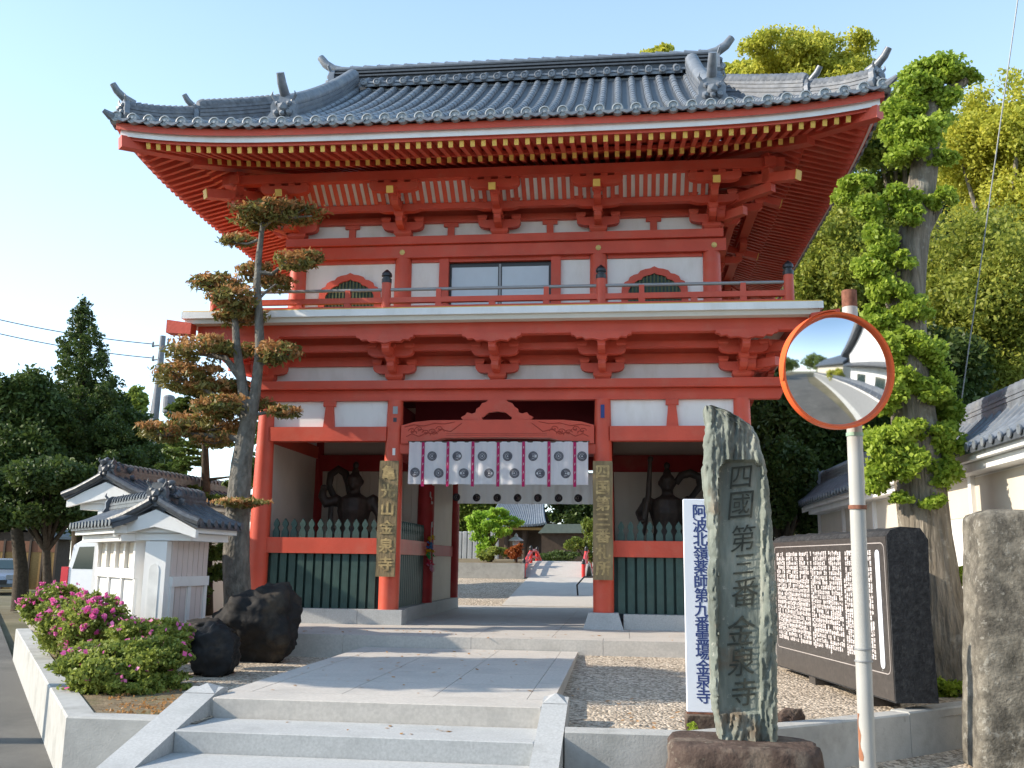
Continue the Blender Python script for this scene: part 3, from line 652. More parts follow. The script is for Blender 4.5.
# cusped windows
for s in (-1, 1):
    cx = s*2.25
    out = [(.52, 4.33), (.48, 4.5), (.47, 4.74), (.465, 4.80), (.425, 4.865), (.375, 4.885), (.35, 4.94), (.29, 4.975), (.235, 4.985), (.20, 5.03), (.13, 5.055), (.06, 5.065), (0, 5.095)]
    full = [(u, v) for u, v in out]+[(-u, v) for u, v in out[-2::-1]]
    inn = [(u*.80, 4.33+(v-4.33)*.87) for u, v in full]
    b = MB(); n = len(full)
    vs = [(cx+u, -.055, v) for u, v in full]+[(cx+u, -.055, v) for u, v in inn]+[(cx+u, -.011, v) for u, v in full]+[(cx+u, -.011, v) for u, v in inn]
    fs = []
    for i in range(n-1): fs += [(i, i+1, n+i+1, n+i), (2*n+i, 2*n+i+1, i+1, i), (n+i, n+i+1, 3*n+i+1, 3*n+i)]
    b.add(vs, fs); kw_ = P(b, 'cusped_window', 'red')
    b = MB(); b.prism(inn, lambda u, v, d: (cx+u, d, v), -.018, -.012); b.build('window_board', 'green', kw_)
    b = MB()
    for k in range(15):
        u = (k-7)*.052; zt = 4.33+.87*(np.interp(abs(u)/.8, [q[0] for q in out[::-1]], [q[1] for q in out[::-1]])-4.33)
        b.box(cx+u-.011, cx+u+.011, -.04, -.02, 4.33, zt)
    b.build('window_slats', mat('olive slats', (.09, .11, .05), .6), kw_)
# upper frieze
frieze(5.60, 5.84, 3.07, 0)
for x in (-2.25, -.74, .74, 2.25):
    b = MB(); b.box(x-.05, x+.05, -.05, -.011, 5.60, 5.78); b.box(x-.11, x+.11, -.055, -.011, 5.78, 5.84); P(b, 'strut', 'red')
hoop('upper_wall_beam', 3.07, .03, 5.84, 5.94); hoop('upper_wall_board', 3.07, -.02, 5.94, 6.45); hoop('upper_eave_beam', 3.07, .38, 5.925, 6.01, ext=.1)
hoop('eave_purlin', 3.07, .74, 6.235, 6.37, w=.15, ext=.2)
# rib cove
b = MB(); b.hexa([(-3.0, -.40, 6.01), (3.0, -.40, 6.01), (3.0, -.37, 6.03), (-3.0, -.37, 6.03), (-3.0, -.70, 6.24), (3.0, -.70, 6.24), (3.0, -.67, 6.26), (-3.0, -.67, 6.26)]); P(b, 'cove_board', 'white')
b = MB()
for i in range(-26, 27):
    x = i*.115+.055; b.hexa([(x-.03, -.44, 6.0), (x+.03, -.44, 6.0), (x+.03, -.40, 6.02), (x-.03, -.40, 6.02), (x-.03, -.735, 6.236), (x+.03, -.735, 6.236), (x+.03, -.70, 6.25), (x-.03, -.70, 6.25)])
P(b, 'cove_ribs', 'red')

# ------------------------------------------------------------------ roof
HX, HY = 5.07, 4.47
def lift(x, y, a=.20): u = min(1.05, abs(x)/HX); v = min(1.05, abs(y-YC)/HY); return a*(u**5)*(v**5)
def ringpts(ins, z, n=36, a=.20):
    hx, hy = HX-ins, HY-ins; dec = max(0, 1-ins/2.6); pts = []
    def pt(u, v):
        return (u*hx, YC+v*hy, z+a*dec*(abs(u)**5)*(abs(v)**5))
    for i in range(n): pts.append(pt(-1+2*i/n, -1))
    for i in range(n): pts.append(pt(1, -1+2*i/n))
    for i in range(n): pts.append(pt(1-2*i/n, 1))
    for i in range(n): pts.append(pt(-1, 1-2*i/n))
    return pts
def ringloft(b, prof):   # prof: list of (inset, z), closed profile
    rs = [ringpts(i, z) for i, z in prof]; n = len(rs[0]); m = len(rs)
    vs = [p for r in rs for p in r]; fs = []
    for i in range(m):
        for j in range(n): fs.append((i*n+j, i*n+(j+1) % n, ((i+1) % m)*n+(j+1) % n, ((i+1) % m)*n+j))
    b.add(vs, fs)
def RL(name, prof, m): b = MB(); ringloft(b, prof); return P(b, name, m, 30)
RL('upper_eave_board', [(.03, 6.402), (.03, 6.50), (.3, 6.60), (.3, 6.52)], 'red')
RL('white_eave_stripe', [(.075, 6.325), (.075, 6.43), (.34, 6.53), (.34, 6.42)], 'white')
RL('lower_eave_board', [(.12, 6.29), (.12, 6.36), (.37, 6.44), (.37, 6.37)], 'red')
RL('eave_underside', [(.15, 6.305), (.95, 6.50), (.95, 6.52), (.15, 6.325)], 'red')
RL('inner_eave_board', [(.80, 6.378), (.80, 6.43), (.9, 6.46), (.9, 6.40)], 'red')
RL('inner_eave_underside', [(.83, 6.385), (2.3, 6.90), (2.3, 6.92), (.83, 6.41)], 'red')
zf = lambda ins, u: 0
def lft(x, y, ins): hx, hy = HX-ins, HY-ins; return .2*max(0, 1-ins/2.6)*min(1, abs(x)/hx)**5*min(1, abs(y-YC)/hy)**5
def rafter(b, side, s, i0, i1, z0, z1, w=.058, h=.085):
    """side 0 front,1 right,2 back,3 left ; s = coordinate along the eave"""
    H = HX if side in (0, 2) else HY
    room = H-abs(s); i1e = min(i1, room-.02)
    if i1e <= i0+.05: return None
    z1e = z0+(z1-z0)*(i1e-i0)/(i1-i0)
    def pt(ins):
        if side == 0: return (s, YC-HY+ins)
        if side == 2: return (s, YC+HY-ins)
        if side == 1: return (HX-ins, YC+s)
        return (-HX+ins, YC+s)
    a = pt(i0); c = pt(i1e)
    A = Vector((a[0], a[1], z0-h/2+lft(a[0], a[1], i0))); C = Vector((c[0], c[1], z1e-h/2+lft(c[0], c[1], i1e)))
    b.beam(A, C, w, h); return A, C
def yellow_tip(b, A, C, w=.058, h=.085):
    d = (A-C).normalized(); b.beam(A+d*.0005, A+d*.009, w, h)
rest = MB(); rest2 = MB(); tips = MB()
n = 32
for k in range(-n, n+1):
    for tier, (i0, i1, z0, z1) in enumerate(((.17, 1.0, 6.300, 6.50), (.84, 2.25, 6.385, 6.88))):
        b = MB(); r = rafter(b, 0, k*.1445, i0, i1, z0, z1)
        if r is None: continue
        b.cur = 1; yellow_tip(b, *r)
        if tier == 0 : P(b, 'flying_rafter', ['red', 'yellow'])
        else: P(b, 'base_rafter', ['red', 'yellow'])
for side, num in ((1, 29), (3, 29), (2, 32)):
    b = MB()
    for k in range(-num, num+1):
        for (i0, i1, z0, z1) in ((.17, 1.0, 6.300, 6.50), (.84, 2.25, 6.385, 6.88)):
            b.cur = 0; r = rafter(b, side, k*.1445, i0, i1, z0, z1)
            if r: b.cur = 1; yellow_tip(b, *r)
    P(b, {1: 'side_rafters', 3: 'side_rafters', 2: 'rear_rafters'}[side], ['red', 'red'], kind='stuff')
for sx in (-1, 1):
    for sy in (-1, 1):
        b = MB(); cor = lambda i, z: Vector((sx*(HX-i), YC+sy*(HY-i), z+.2*max(0, 1-i/2.6)))
        b.beam(cor(.08, 6.23), cor(1.1, 6.44), .15, .16); b.beam(cor(.78, 6.30), cor(2.1, 6.74), .17, .17); P(b, 'hip_rafter', 'red')
Z0 = 6.53; GX = 3.38
f = lambda d: .52*d+.03*d*d
def ztile(x, y):
    dy = HY-abs(y-YC); dx = HX-abs(x); d = dy if abs(x) < GX-.001 else min(dx, dy)
    return Z0+f(max(0, d))+lift(x, y)
roof = None
b = MB()
nd, nx = 30, 70
for sy in (-1, 1):
    rows = []
    for i in range(nd+1):
        d = (HY-.02)*i/nd; X = HX-d if d < HX-GX else GX
        y = YC+sy*(HY-d); rows.append([(X*(-1+2*j/nx), y, Z0+f(d)+lift(X*(-1+2*j/nx), y)) for j in range(nx+1)])
    b.loft(rows, cap=False, closed=False)
for sx in (-1, 1):
    rows = []
    for i in range(13):
        d = (HX-GX)*i/12; Yh = HY-d; rows.append([(sx*(HX-d), YC+Yh*(-1+2*j/50), Z0+f(d)+lift(sx*(HX-d), YC+Yh*(-1+2*j/50))) for j in range(51)])
    b.loft(rows, cap=False, closed=False)
    # gable wall
    zb = Z0+f(HX-GX); 
ringloft(b, [(-.03, 6.505), (-.03, 6.55), (.25, 6.68), (.25, 6.60)])
roof = P(b, 'roof', 'tilejoint', 30)
b = MB()
for sx in (-1, 1):
    prof = [(YC+sy*(HY-d), Z0+f(d)-.02) for sy in (-1,) for d in np.linspace(HX-GX, HY, 10)]+[(YC+(HY-d), Z0+f(d)-.02) for d in np.linspace(HY, HX-GX, 10)]
    b.prism(prof, lambda u, v, d: (sx*(3.12+d), u, v), -.03, .03)
b.build('gable_wall', 'white', roof)
b = MB()   # tile columns
rj = random.Random(9)
def tilecol(b, pts, r=.06):
    """barrel tiles: overlapping short tapered tubes"""
    L = [0]
    for p, q in zip(pts, pts[1:]): L.append(L[-1]+(Vector(q)-Vector(p)).length)
    tot = L[-1]; m = max(1, int(tot/.27))
    def atl(s):
        for i in range(len(L)-1):
            if s <= L[i+1] or i == len(L)-2:
                t = (s-L[i])/max(1e-6, L[i+1]-L[i]); return Vector(pts[i]).lerp(Vector(pts[i+1]), t)
    for k in range(m):
        s0 = tot*k/m; s1 = tot*(k+1)/m; jr = rj.uniform(-.0015, .0015)
        b.tube([atl(s0), atl((s0+s1)/2), atl(s1)], [r+.003+jr, r-.001+jr, r-.004+jr], 10)
def disc(b, p, ax, r=.075, c=0):
    """round eave tile: rim, recessed face, boss ; ax = outward unit vector"""
    p = Vector(p); ax = Vector(ax); 
    sd = Vector((-ax.y, ax.x, 0)); up = Vector((0, 0, 1)); n = 16
    pr = [(r, -.06), (r, .02), (r*.80, .025), (r*.76, .010), (r*.3, .010), (r*.24, .018), (.001, .020)]
    b.loft([[p+ax*dd+sd*math.cos(2*math.pi*j/n)*rr+up*math.sin(2*math.pi*j/n)*rr for j in range(n)] for rr, dd in pr])
dsc = MB(); EM = mat('eave disc tile', (.27, .30, .32), .45, .5, .15, 12)
def fdisc(i, p, ax, sy):
    if sy < 0: b_ = MB(); disc(b_, p, ax); b_.build('eave_end_tile', EM, roof, smooth=30)
    else: disc(dsc, p, ax)
NT = 43; sp = 2*(HX-.06)/NT
for i in range(NT+1):
    x = -HX+.06+i*sp
    for sy in (-1, 1):
        dmax = min(HY-.35, HX-abs(x)) if abs(x) >= GX else HY-.35
        if abs(x) >= GX-.02 and dmax < .12: 
            fdisc(i, (x, YC+sy*(HY+.03), Z0+.03+lift(x, YC+sy*HY)), (0, sy, 0), sy); continue
        ds = np.linspace(0, dmax, 14 if dmax > 2 else 6)
        tilecol(b, [(x, YC+sy*(HY-d), Z0+f(d)+lift(x, YC+sy*(HY-d))+.015) for d in ds])
        fdisc(i, (x, YC+sy*(HY+.03), Z0+.03+lift(x, YC+sy*HY)), (0, sy, 0), sy)
NS = 38; sp2 = 2*(HY-.06)/NS
for i in range(NS+1):
    y = YC-HY+.06+i*sp2; h = abs(y-YC)
    for sx in (-1, 1):
        disc(dsc, (sx*(HX+.03), y, Z0+.03+lift(sx*HX, y)), (sx, 0, 0))
        dmax = min(HX-GX, HY-h)
        if dmax < .12: continue
        tilecol(b, [(sx*(HX-d), y, Z0+f(d)+lift(sx*(HX-d), y)+.015) for d in np.linspace(0, dmax, 6)])
b.build('barrel_tiles', 'tile', roof, smooth=50)
dsc.build('side_eave_end_tiles', EM, roof, smooth=30, kind='stuff')
def drape(b):
    for i in range(NT):
        x = -HX+.06+(i+.5)*sp
        for sy in (-1, 1):
            z = Z0+lift(x, YC+sy*HY)-.012; pl = [(-sp*.42, .03), (-sp*.3, -.005), (0, -.03), (sp*.3, -.005), (sp*.42, .03), (0, .012)]
            b.prism(pl, lambda u, v, d: (x+u, YC+sy*(HY+.035+d), z+v), 0, .03)
    for i in range(NS):
        y = YC-HY+.06+(i+.5)*sp2
        for sx in (-1, 1):
            z = Z0+lift(sx*HX, y)-.012; pl = [(-sp2*.42, .03), (-sp2*.3, -.005), (0, -.03), (sp2*.3, -.005), (sp2*.42, .03), (0, .012)]
            b.prism(pl, lambda u, v, d: (sx*(HX+.035+d), y+u, z+v), 0, .03)
b = MB(); drape(b); b.build('eave_pan_tiles', 'tile', roof, kind='stuff')
M['tilematte'] = mat('matt ridge tile', (.15, .165, .19), .62, .3, .3, 12, bump=.2, bscale=30, dirt=(.26, .26, .26), dscale=5, damt=.6)
def ridge_strip(name, pts, w, h, m='tile', rib=.085, par=None, layers=4, ribs=True):
    """ridge of stacked flat tiles, capped by a ribbed round course, following pts (base line)"""
    b = MB(); pts = [Vector(p) for p in pts]
    def rings(w0, z0, z1):
        R_ = []
        for i, p in enumerate(pts):
            d = (pts[min(i+1, len(pts)-1)]-pts[max(0, i-1)]); d.z = 0; d.normalize(); s = Vector((-d.y, d.x, 0))*w0/2
            R_.append([p-s+Vector((0, 0, z0)), p+s+Vector((0, 0, z0)), p+s+Vector((0, 0, z1)), p-s+Vector((0, 0, z1))])
        return R_
    b.cur = 0
    for k in range(layers):
        za = h*k/layers*.82; zb = h*(k+1)/layers*.82
        b.loft(rings(w*(1.0-.04*k), za-(.1 if k == 0 else 0), za+(zb-za)*.62)); b.loft(rings(w*(.86-.04*k), za+(zb-za)*.60, zb+.001))
    # cap
    L = [0]
    for p, q in zip(pts, pts[1:]): L.append(L[-1]+(q-p).length)
    tot = L[-1]; m_ = max(2, int(tot/rib)); 
    def atl(s):
        for i in range(len(L)-1):
            if s <= L[i+1] or i == len(L)-2: return pts[i].lerp(pts[i+1], (s-L[i])/max(1e-6, L[i+1]-L[i]))
    hz = Vector((0, 0, h*.86))
    if ribs:
        for k in range(m_): b.tube([atl(tot*k/m_)+hz, atl(tot*(k+.55)/m_)+hz, atl(tot*(k+1)/m_)+hz], [w*.47, w*.42, w*.33], 10, squash=1)
    else: b.tube([p+hz for p in pts], w*.4, 10)
    return b.build(name, m, par or roof, smooth=45)
def oni(name, p, d, k=1.0, par=None, horn=True, m='tile'):
    """ridge end tile with shoulders, face boss and an upturned cylinder horn ; d = outward horizontal unit"""
    d = Vector(d).normalized(); s = Vector((-d.y, d.x, 0)); p = Vector(p); b = MB()
    T = lambda u, v, w_: p+s*u*k+d*w_*k+Vector((0, 0, v*k))
    pl = [(-.19, -.08), (.19, -.08), (.24, .02), (.19, .10), (.20, .20), (.15, .30), (.07, .35), (-.07, .35), (-.15, .30), (-.20, .20), (-.19, .10), (-.24, .02)]
    b.prism(pl, lambda u, v, q: T(u, v, q), -.05, .045)
    def bl(u, v, w_, r): c = T(u, v, w_); b.blob(c, (r*k, r*k, r*k), 1, 1, .05)
    bl(0, .15, .07, .09); bl(-.09, .22, .06, .045); bl(.09, .22, .06, .045); bl(-.10, .07, .06, .06); bl(.10, .07, .06, .06); bl(0, .05, .09, .05)
    for q in (-1, 1): b.tube([T(q*.12, .27, .02), T(q*.19, .36, .05), T(q*.17, .42, .06)], [.03*k, .022*k, .006*k], 6)
    if horn: b.tube([T(0, .34, -.18), T(0, .40, .02), T(0, .50, .16), T(0, .62, .25)], [.075*k, .075*k, .07*k, .06*k], 12)
    return b.build(name, m, par or roof, smooth=40)
# main ridge
b = MB()
for sy in (-1, 1):
    for i in range(28):
        x = -3.24+i*.24
        if abs(x) > 2.85: continue
        b.tube([(x, YC+sy*.18, 9.47), (x, YC+sy*.50, 9.26)], .055, 10); disc(b, (x, YC+sy*.53, 9.25), (0, sy, 0), .062)
        b.box(x+.07, x+.17, *sorted((YC+sy*.2, YC+sy*.47)), 9.26, 9.30)
    b.hexa([(-2.85, YC+sy*.50, 9.18), (2.85, YC+sy*.50, 9.18), (2.85, YC+sy*.1, 9.40), (-2.85, YC+sy*.1, 9.40), (-2.85, YC+sy*.50, 9.23), (2.85, YC+sy*.50, 9.23), (2.85, YC+sy*.1, 9.45), (-2.85, YC+sy*.1, 9.45)])
b.box(-2.85, 2.85, YC-.42, YC+.42, 9.0, 9.17)
b.build('ridge_skirt', 'tile', roof, smooth=40)
b = MB()
b.box(-3.4, 3.4, YC-.15, YC+.15, 9.3, 9.56); b.box(-3.42, 3.42, YC-.19, YC+.19, 9.56, 9.59); b.box(-3.4, 3.4, YC-.15, YC+.15, 9.59, 9.62); b.box(-3.42, 3.42, YC-.20, YC+.20, 9.62, 9.65); b.box(-3.4, 3.4, YC-.16, YC+.16, 9.65, 9.69); b.box(-3.42, 3.42, YC-.18, YC+.18, 9.69, 9.72)
b.build('ridge', 'tilejoint', roof)
b = MB()
for i in range(27):
    x = -3.42+i*.2533; b.tube([(x, YC, 9.76), (x+.13, YC, 9.755), (x+.2533, YC, 9.75)], [.105, .10, .09], 12); b.blob((x+.03, YC, 9.85), (.035, .05, .03), 1, 1, 0)
b.build('ridge_cap', 'tile', roof, smooth=45)
for s in (-1, 1):
    oni('ridge_end_tile', (s*3.47, YC, 9.36), (s, 0, 0), 1.15)
    pts = [(s*3.03, YC-HY+d, Z0+f(d)+.04) for d in np.linspace(4.15, 1.0, 14)]; ridge_strip('descending_ridge', pts, .26, .30, par=roof, layers=3)
    pts2 = [(s*3.03, YC+HY-d, Z0+f(d)+.04) for d in np.linspace(4.15, 1.0, 14)]; ridge_strip('descending_ridge', pts2, .26, .30, par=roof, layers=3)
    oni('ridge_end_tile', (s*3.03, YC-HY+.93, Z0+f(.93)+.06), (0, -1, 0), .95); oni('ridge_end_tile', (s*3.03, YC+HY-.93, Z0+f(.93)+.06), (0, 1, 0), .95)
    b = MB()   # verge tiles running off the gable
    for d in np.arange(1.75, 4.4, .2):
        for sy in (-1, 1): b.tube([(s*3.1, YC+sy*(HY-d), Z0+f(d)+.06), (s*3.52, YC+sy*(HY-d), Z0+f(d)+.0)], .06, 8)
    b.build('verge_tiles', 'tile', roof, smooth=40)
    for sy in (-1, 1):
        hp = lambda t, e=0: (s*(HX-t), YC+sy*(HY-t), Z0+f(t)+.2*((HX-t)/HX)**5*((HY-t)/HY)**5+.03+e)
        ridge_strip('hip_ridge', [hp(t) for t in np.linspace(1.72, .80, 9)], .22, .30, m='tilematte', layers=4)
        q = Vector((s, sy, 0)).normalized()
        oni('hip_end_tile', hp(.76), q, .62)
        ridge_strip('hip_ridge', [hp(t, .0+.05*max(0, .4-t)) for t in np.linspace(.82, .12, 8)], .19, .20, m='tilematte', layers=3)
        oni('hip_end_tile', hp(.09, .01), q, .72)
        b = MB(); c = Vector(hp(0)); b.tube([c-q*.25, c+q*.05, c+q*.14+Vector((0, 0, .05))], [.06, .06, .03], 8); b.build('corner_tile', 'tile', roof, smooth=40)
#@@OBJ
def ray(px, py): return fw+rt*((px-512)/F_PX)-up*((py-384)/F_PX)
def at(px, py, Y=None, Z=None, X=None):
    """the point of a given depth (Y), height (Z) or X that the photograph shows at a pixel"""
    d = ray(px, py)
    t = (Z-CAM.z)/d.z if Z is not None else ((Y-CAM.y)/d.y if Y is not None else (X-CAM.x)/d.x)
    return CAM+d*t
def pm(Y): return F_PX/((Y-CAM.y)*.985)
def remesh_build(b, name, m, vox, parent=None, sm=3, **kw):
    o = b.build(name, m, parent, **kw); return voxel(o, vox, sm)
# ------------------------------------------------------------------ guardian statues
def guardian(s, label):
    t = thing('guardian_statue', (s*2.45, 1.4, .2), label, 'statue')
    X = s*2.45
    b = MB(); q = lambda x, y, z: (X+s*x*-1, 1.4+y, z)      # +x of the figure's frame points to the passage
    def tb(pts, r): b.tube([q(*p) for p in pts], r, 12)
    tb([(0, 0, .9), (0, -.02, 1.15), (0, -.02, 1.4), (0, -.01, 1.62), (0, .01, 1.82), (0, .01, 1.9)], [.24, .24, .21, .27, .25, .11])
    tb([(0, 0, 1.85), (0, -.02, 2.02)], [.085, .09])
    b.blob(q(0, -.03, 2.10), (.125, .14, .15), 2, 2, .03); b.blob(q(0, -.15, 2.09), (.03, .035, .04), 2, 1, 0); b.blob(q(0, -.14, 2.15), (.09, .04, .022), 2, 1, 0); b.blob(q(0, -.14, 2.0), (.055, .04, .03), 2, 1, 0)
    for k in (-1, 1): b.blob(q(k*.125, 0, 2.09), (.025, .035, .05), 2, 1, 0); b.blob(q(k*.10, -.17, 1.68), (.10, .06, .08), 3, 1, 0); b.blob(q(k*.30, 0, 1.80), (.11, .11, .11), 4, 1, 0)
    b.blob(q(0, 0, 2.26), (.075, .08, .06), 3, 1, 0); b.blob(q(0, 0, 2.36), (.06, .06, .07), 5, 1, 0)
    for k in (-1, 1): tb([(k*.13, 0, .95), (k*.2, -.05, .62), (k*.2, 0, .26)], [.16, .11, .075]); b.blob(q(k*.21, -.1, .24), (.08, .17, .05), 5, 1, 0)
    if s < 0:   # arm bent up at the outer side, other arm pressed down
        tb([(-.28, 0, 1.8), (-.45, -.08, 1.75), (-.50, -.1, 1.86), (-.47, -.12, 1.97)], [.095, .08, .07, .055]); fist = (-.45, -.13, 2.0); low = (.42, -.15, 1.28)
        tb([(.28, 0, 1.8), (.43, -.02, 1.58), (.44, -.12, 1.32)], [.095, .08, .055])
    else:
        tb([(-.28, 0, 1.8), (-.42, 0, 1.62), (-.40, -.15, 1.42)], [.095, .08, .055]); fist = (-.40, -.18, 1.40); low = (.40, -.2, 1.5)
        tb([(.28, 0, 1.8), (.42, -.02, 1.62), (.40, -.16, 1.52)], [.095, .08, .055])
    for c in (fist, low):
        b.blob(q(*c), (.05, .055, .05), 3, 2, 0)
        for k in range(4): tb([(c[0]-.035+.023*k, c[1]-.02, c[2]+.03), (c[0]-.037+.024*k, c[1]-.065, c[2]+.01), (c[0]-.035+.023*k, c[1]-.05, c[2]-.035)], [.014, .014, .012])
        tb([(c[0]-.05, c[1], c[2]), (c[0]-.055, c[1]-.045, c[2]+.01), (c[0]-.02, c[1]-.07, c[2])], [.016, .015, .012])
    remesh_build(b, 'body', 'statue', .022, t, 2)
    b = MB()   # skirt
    b.loft([[q((.24+.05*math.sin(3*a+z))*wd*math.cos(a), .8*(.24+.03*math.sin(5*a))*wd*math.sin(a), z) for a in [2*math.pi*k/28 for k in range(28)]] for z, wd in ((1.32, .9), (1.1, 1.1), (.8, 1.35), (.5, 1.6))]); b.build('skirt', 'statue', t, smooth=60)
    b = MB()   # floating scarf: flat ribbon that loops behind the head
    pts = [q(-.10, .12, 1.85), q(-.15, .14, 2.08), q(-.21, .14, 2.24), q(-.33, .14, 2.31), q(-.45, .14, 2.22), q(-.47, .14, 2.04), q(-.38, .12, 1.88)] if s < 0 else [q(.14, .12, 2.10), q(.22, .14, 2.22), q(.36, .14, 2.26), q(.49, .14, 2.20), q(.51, .14, 2.06), q(.40, .12, 1.92), q(.28, .1, 1.78)]
    if s > 0: pts = [Vector((2*X-p[0], p[1], p[2])) for p in pts]
    b.tube(pts, [.05, .06, .065, .065, .065, .055, .05], 10, squash=.5); b.tube([q(-.36, -.05, 1.85), q(-.36, -.06, 1.5), q(-.28, -.08, 1.2)], [.04, .045, .03], 8, squash=.5)
    b.build('floating_scarf', 'statue', t, smooth=60)
    if s > 0:
        b = MB(); b.tube([(X-.40, 1.22, 1.3), (X-.29, 1.22, 1.9), (X-.26, 1.22, 2.42)], [.055, .045, .03], 10); b.blob((X-.255, 1.22, 2.44), (.05, .05, .06), 2, 1, 0); b.build('club', 'statue', t, smooth=60)
    b = MB(); b.blob((X, 1.4, .2), (.6, .45, .13), 7, 3, .2, squareness=.3, zmin=.2); b.build('rock_plinth', 'statue', t, smooth=True)
guardian(-1, 'dark guardian statue, one arm raised under a looped scarf, in the left bay')
guardian(1, 'dark guardian statue holding an upright club in the right bay')
# ------------------------------------------------------------------ curtains
def curtain(name, y, x0, x1, z0, z1, cords, discs, m, label, rr, cordm='purple', par_cords=True):
    t = thing(name, ((x0+x1)/2, y, z0), label, 'curtain')
    fold = lambda x, z: y-.012+.016*math.sin(x*17+.6)*(1-(z-z0)/(z1-z0)*.7)+.008*math.sin(x*41)
    b = MB(); nx = int((x1-x0)/.02); nz = 10
    b.loft([[(x0+(x1-x0)*i/nx, fold(x0+(x1-x0)*i/nx, z0+(z1-z0)*k/nz), z0+(z1-z0)*k/nz) for i in range(nx+1)] for k in range(nz+1)], cap=False, closed=False)
    b.build('cloth', m, t, smooth=80)
    for xc in cords:
        b = MB(); w2 = .021
        for off in (0,):
            b.loft([[(xc+u, fold(xc+u, z0+(z1-z0)*k/nz)-.007-(.004 if abs(u) < .01 else 0), z0-.03+(z1-z0+.03)*k/nz) for u in (-w2, -w2/2, 0, w2/2, w2)] for k in range(nz+1)], cap=False, closed=False)
        b.cur = 1
        for k in range(5):
            z = z0+.05+(z1-z0-.1)*k/4.3; b.add([(xc-.008, fold(xc, z)-.013, z-.022), (xc+.010, fold(xc, z)-.013, z+.006), (xc+.002, fold(xc, z)-.013, z+.026)], [(0, 1, 2)])
        b.build('cord_band', [cordm, 'clothgrey'], t)
    for (xc, zc) in discs:
        b = MB()
        def ring(ra, rb, dy, n=32, pet=0):
            vs = []; 
            for j in range(n):
                a = 2*math.pi*j/n; k2 = 1+(pet*math.cos(a*8*2) if pet else 0)
                for r in (ra, rb*k2): x = xc+r*math.cos(a); z = zc+r*math.sin(a); vs.append((x, fold(x, z)-dy, z))
            b.add(vs, [(2*j, 2*j+1, 2*((j+1) % n)+1, 2*((j+1) % n)) for j in range(n)])
        ring(.0005, rr, .0045, 32); b.cur = 1; ring(rr*.42, rr*.50, .0065); ring(.001, rr*.17, .0065)
        for k in range(16):
            a = 2*math.pi*k/16; vs = []
            for r, da in ((rr*.55, .035), (rr*.86, .02), (rr*.86, -.02), (rr*.55, -.035)): x = xc+r*math.cos(a+da); z = zc+r*math.sin(a+da); vs.append((x, fold(x, z)-.0065, z))
            b.add(vs, [(0, 1, 2, 3)])
        b.build('round_crest', ['emblem', 'emblemlight'], t)
    b = MB(); b.cyl((x0-.02, y, z1), (x1+.02, y, z1), .012, n=8); b.build('curtain_rod', 'darkwood', t)
cx = [-1.035+.358*k for k in range(7)]
dd = [(x+.135, 2.33) for x in cx[:6]]+[(x+.235, 2.09) for x in cx[:6]]+[(-1.14, 2.10), (1.215, 2.33)]
curtain('temple_curtain', -.17, -1.235, 1.30, 1.935, 2.535, cx, dd, 'cloth', 'white curtain with purple bands and two rows of round crests in the passage front', .068)
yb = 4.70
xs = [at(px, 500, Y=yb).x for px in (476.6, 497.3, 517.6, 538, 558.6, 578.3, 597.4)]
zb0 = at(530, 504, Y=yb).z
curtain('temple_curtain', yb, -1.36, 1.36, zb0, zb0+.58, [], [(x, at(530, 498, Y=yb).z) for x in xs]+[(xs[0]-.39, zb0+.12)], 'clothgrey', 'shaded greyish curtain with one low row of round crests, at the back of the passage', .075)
# ------------------------------------------------------------------ plaques, stickers, cranes
def plaque(xc, text, label):
    t = thing('name_plaque', (xc, -.2, .65), label, 'plaque')
    b = MB(); zs = np.linspace(.65, 2.26, 12); b.loft([[(xc-.135+.004*math.sin(z*9), -.225, z), (xc+.135+.004*math.sin(z*7), -.225, z), (xc+.135, -.185, z), (xc-.135, -.185, z)] for z in zs]); b.build('board', 'plank', t)
    b = MB(); write(b, text, (xc, -.232, 2.22), (1, 0, 0), (0, 0, -1), .19, 1.52/len(text), bold=.008); b.build('lettering', 'gilt', t)
    b = MB()
    for z in (.71, 2.2): b.box(xc-.02, xc+.02, -.19, -.13, z-.02, z+.02)
    b.build('hanging_cleat', 'darkwood', t)
plaque(-1.51, '亀光山金泉寺', 'weathered gilt lettered board on the column left of the passage')
plaque(1.50, '四国第三番札所', 'weathered gilt lettered board on the column right of the passage')
def sticker(x, z, w_, h, m, label, y=-.125, txt=None):
    b = MB(); b.box(x-w_/2, x+w_/2, y-.003, y, z-h/2, z+h/2)
    b.build('paper_sticker', m, label=label, cat='sticker', group='votive paper stickers on the gate')
sticker(1.50, 2.97, .055, .19, 'blue', 'dark blue paper slip high on the column right of the passage')
sticker(-1.47, 3.00, .07, .11, 'metalgrey', 'grey paper slip high on the column left of the passage, above the darker one')
sticker(-1.47, 2.86, .05, .06, 'emblem', 'small dark paper slip high on the column left of the passage')
sticker(-1.47, 2.40, .04, .10, 'white', 'small white paper slip just above the left gilt board')
rg = random.Random(5)
b = MB()
for k in range(30):
    z = rg.uniform(1.25, 2.4); x = -1.385+rg.uniform(-.02, .02); 
    b.box(x, x+.004, 2.26+rg.uniform(0, .2)-.05, 2.26+rg.uniform(.1, .2), z, z+rg.uniform(.04, .09))
b.build('paper_stickers', 'clothgrey', gate, kind='stuff')
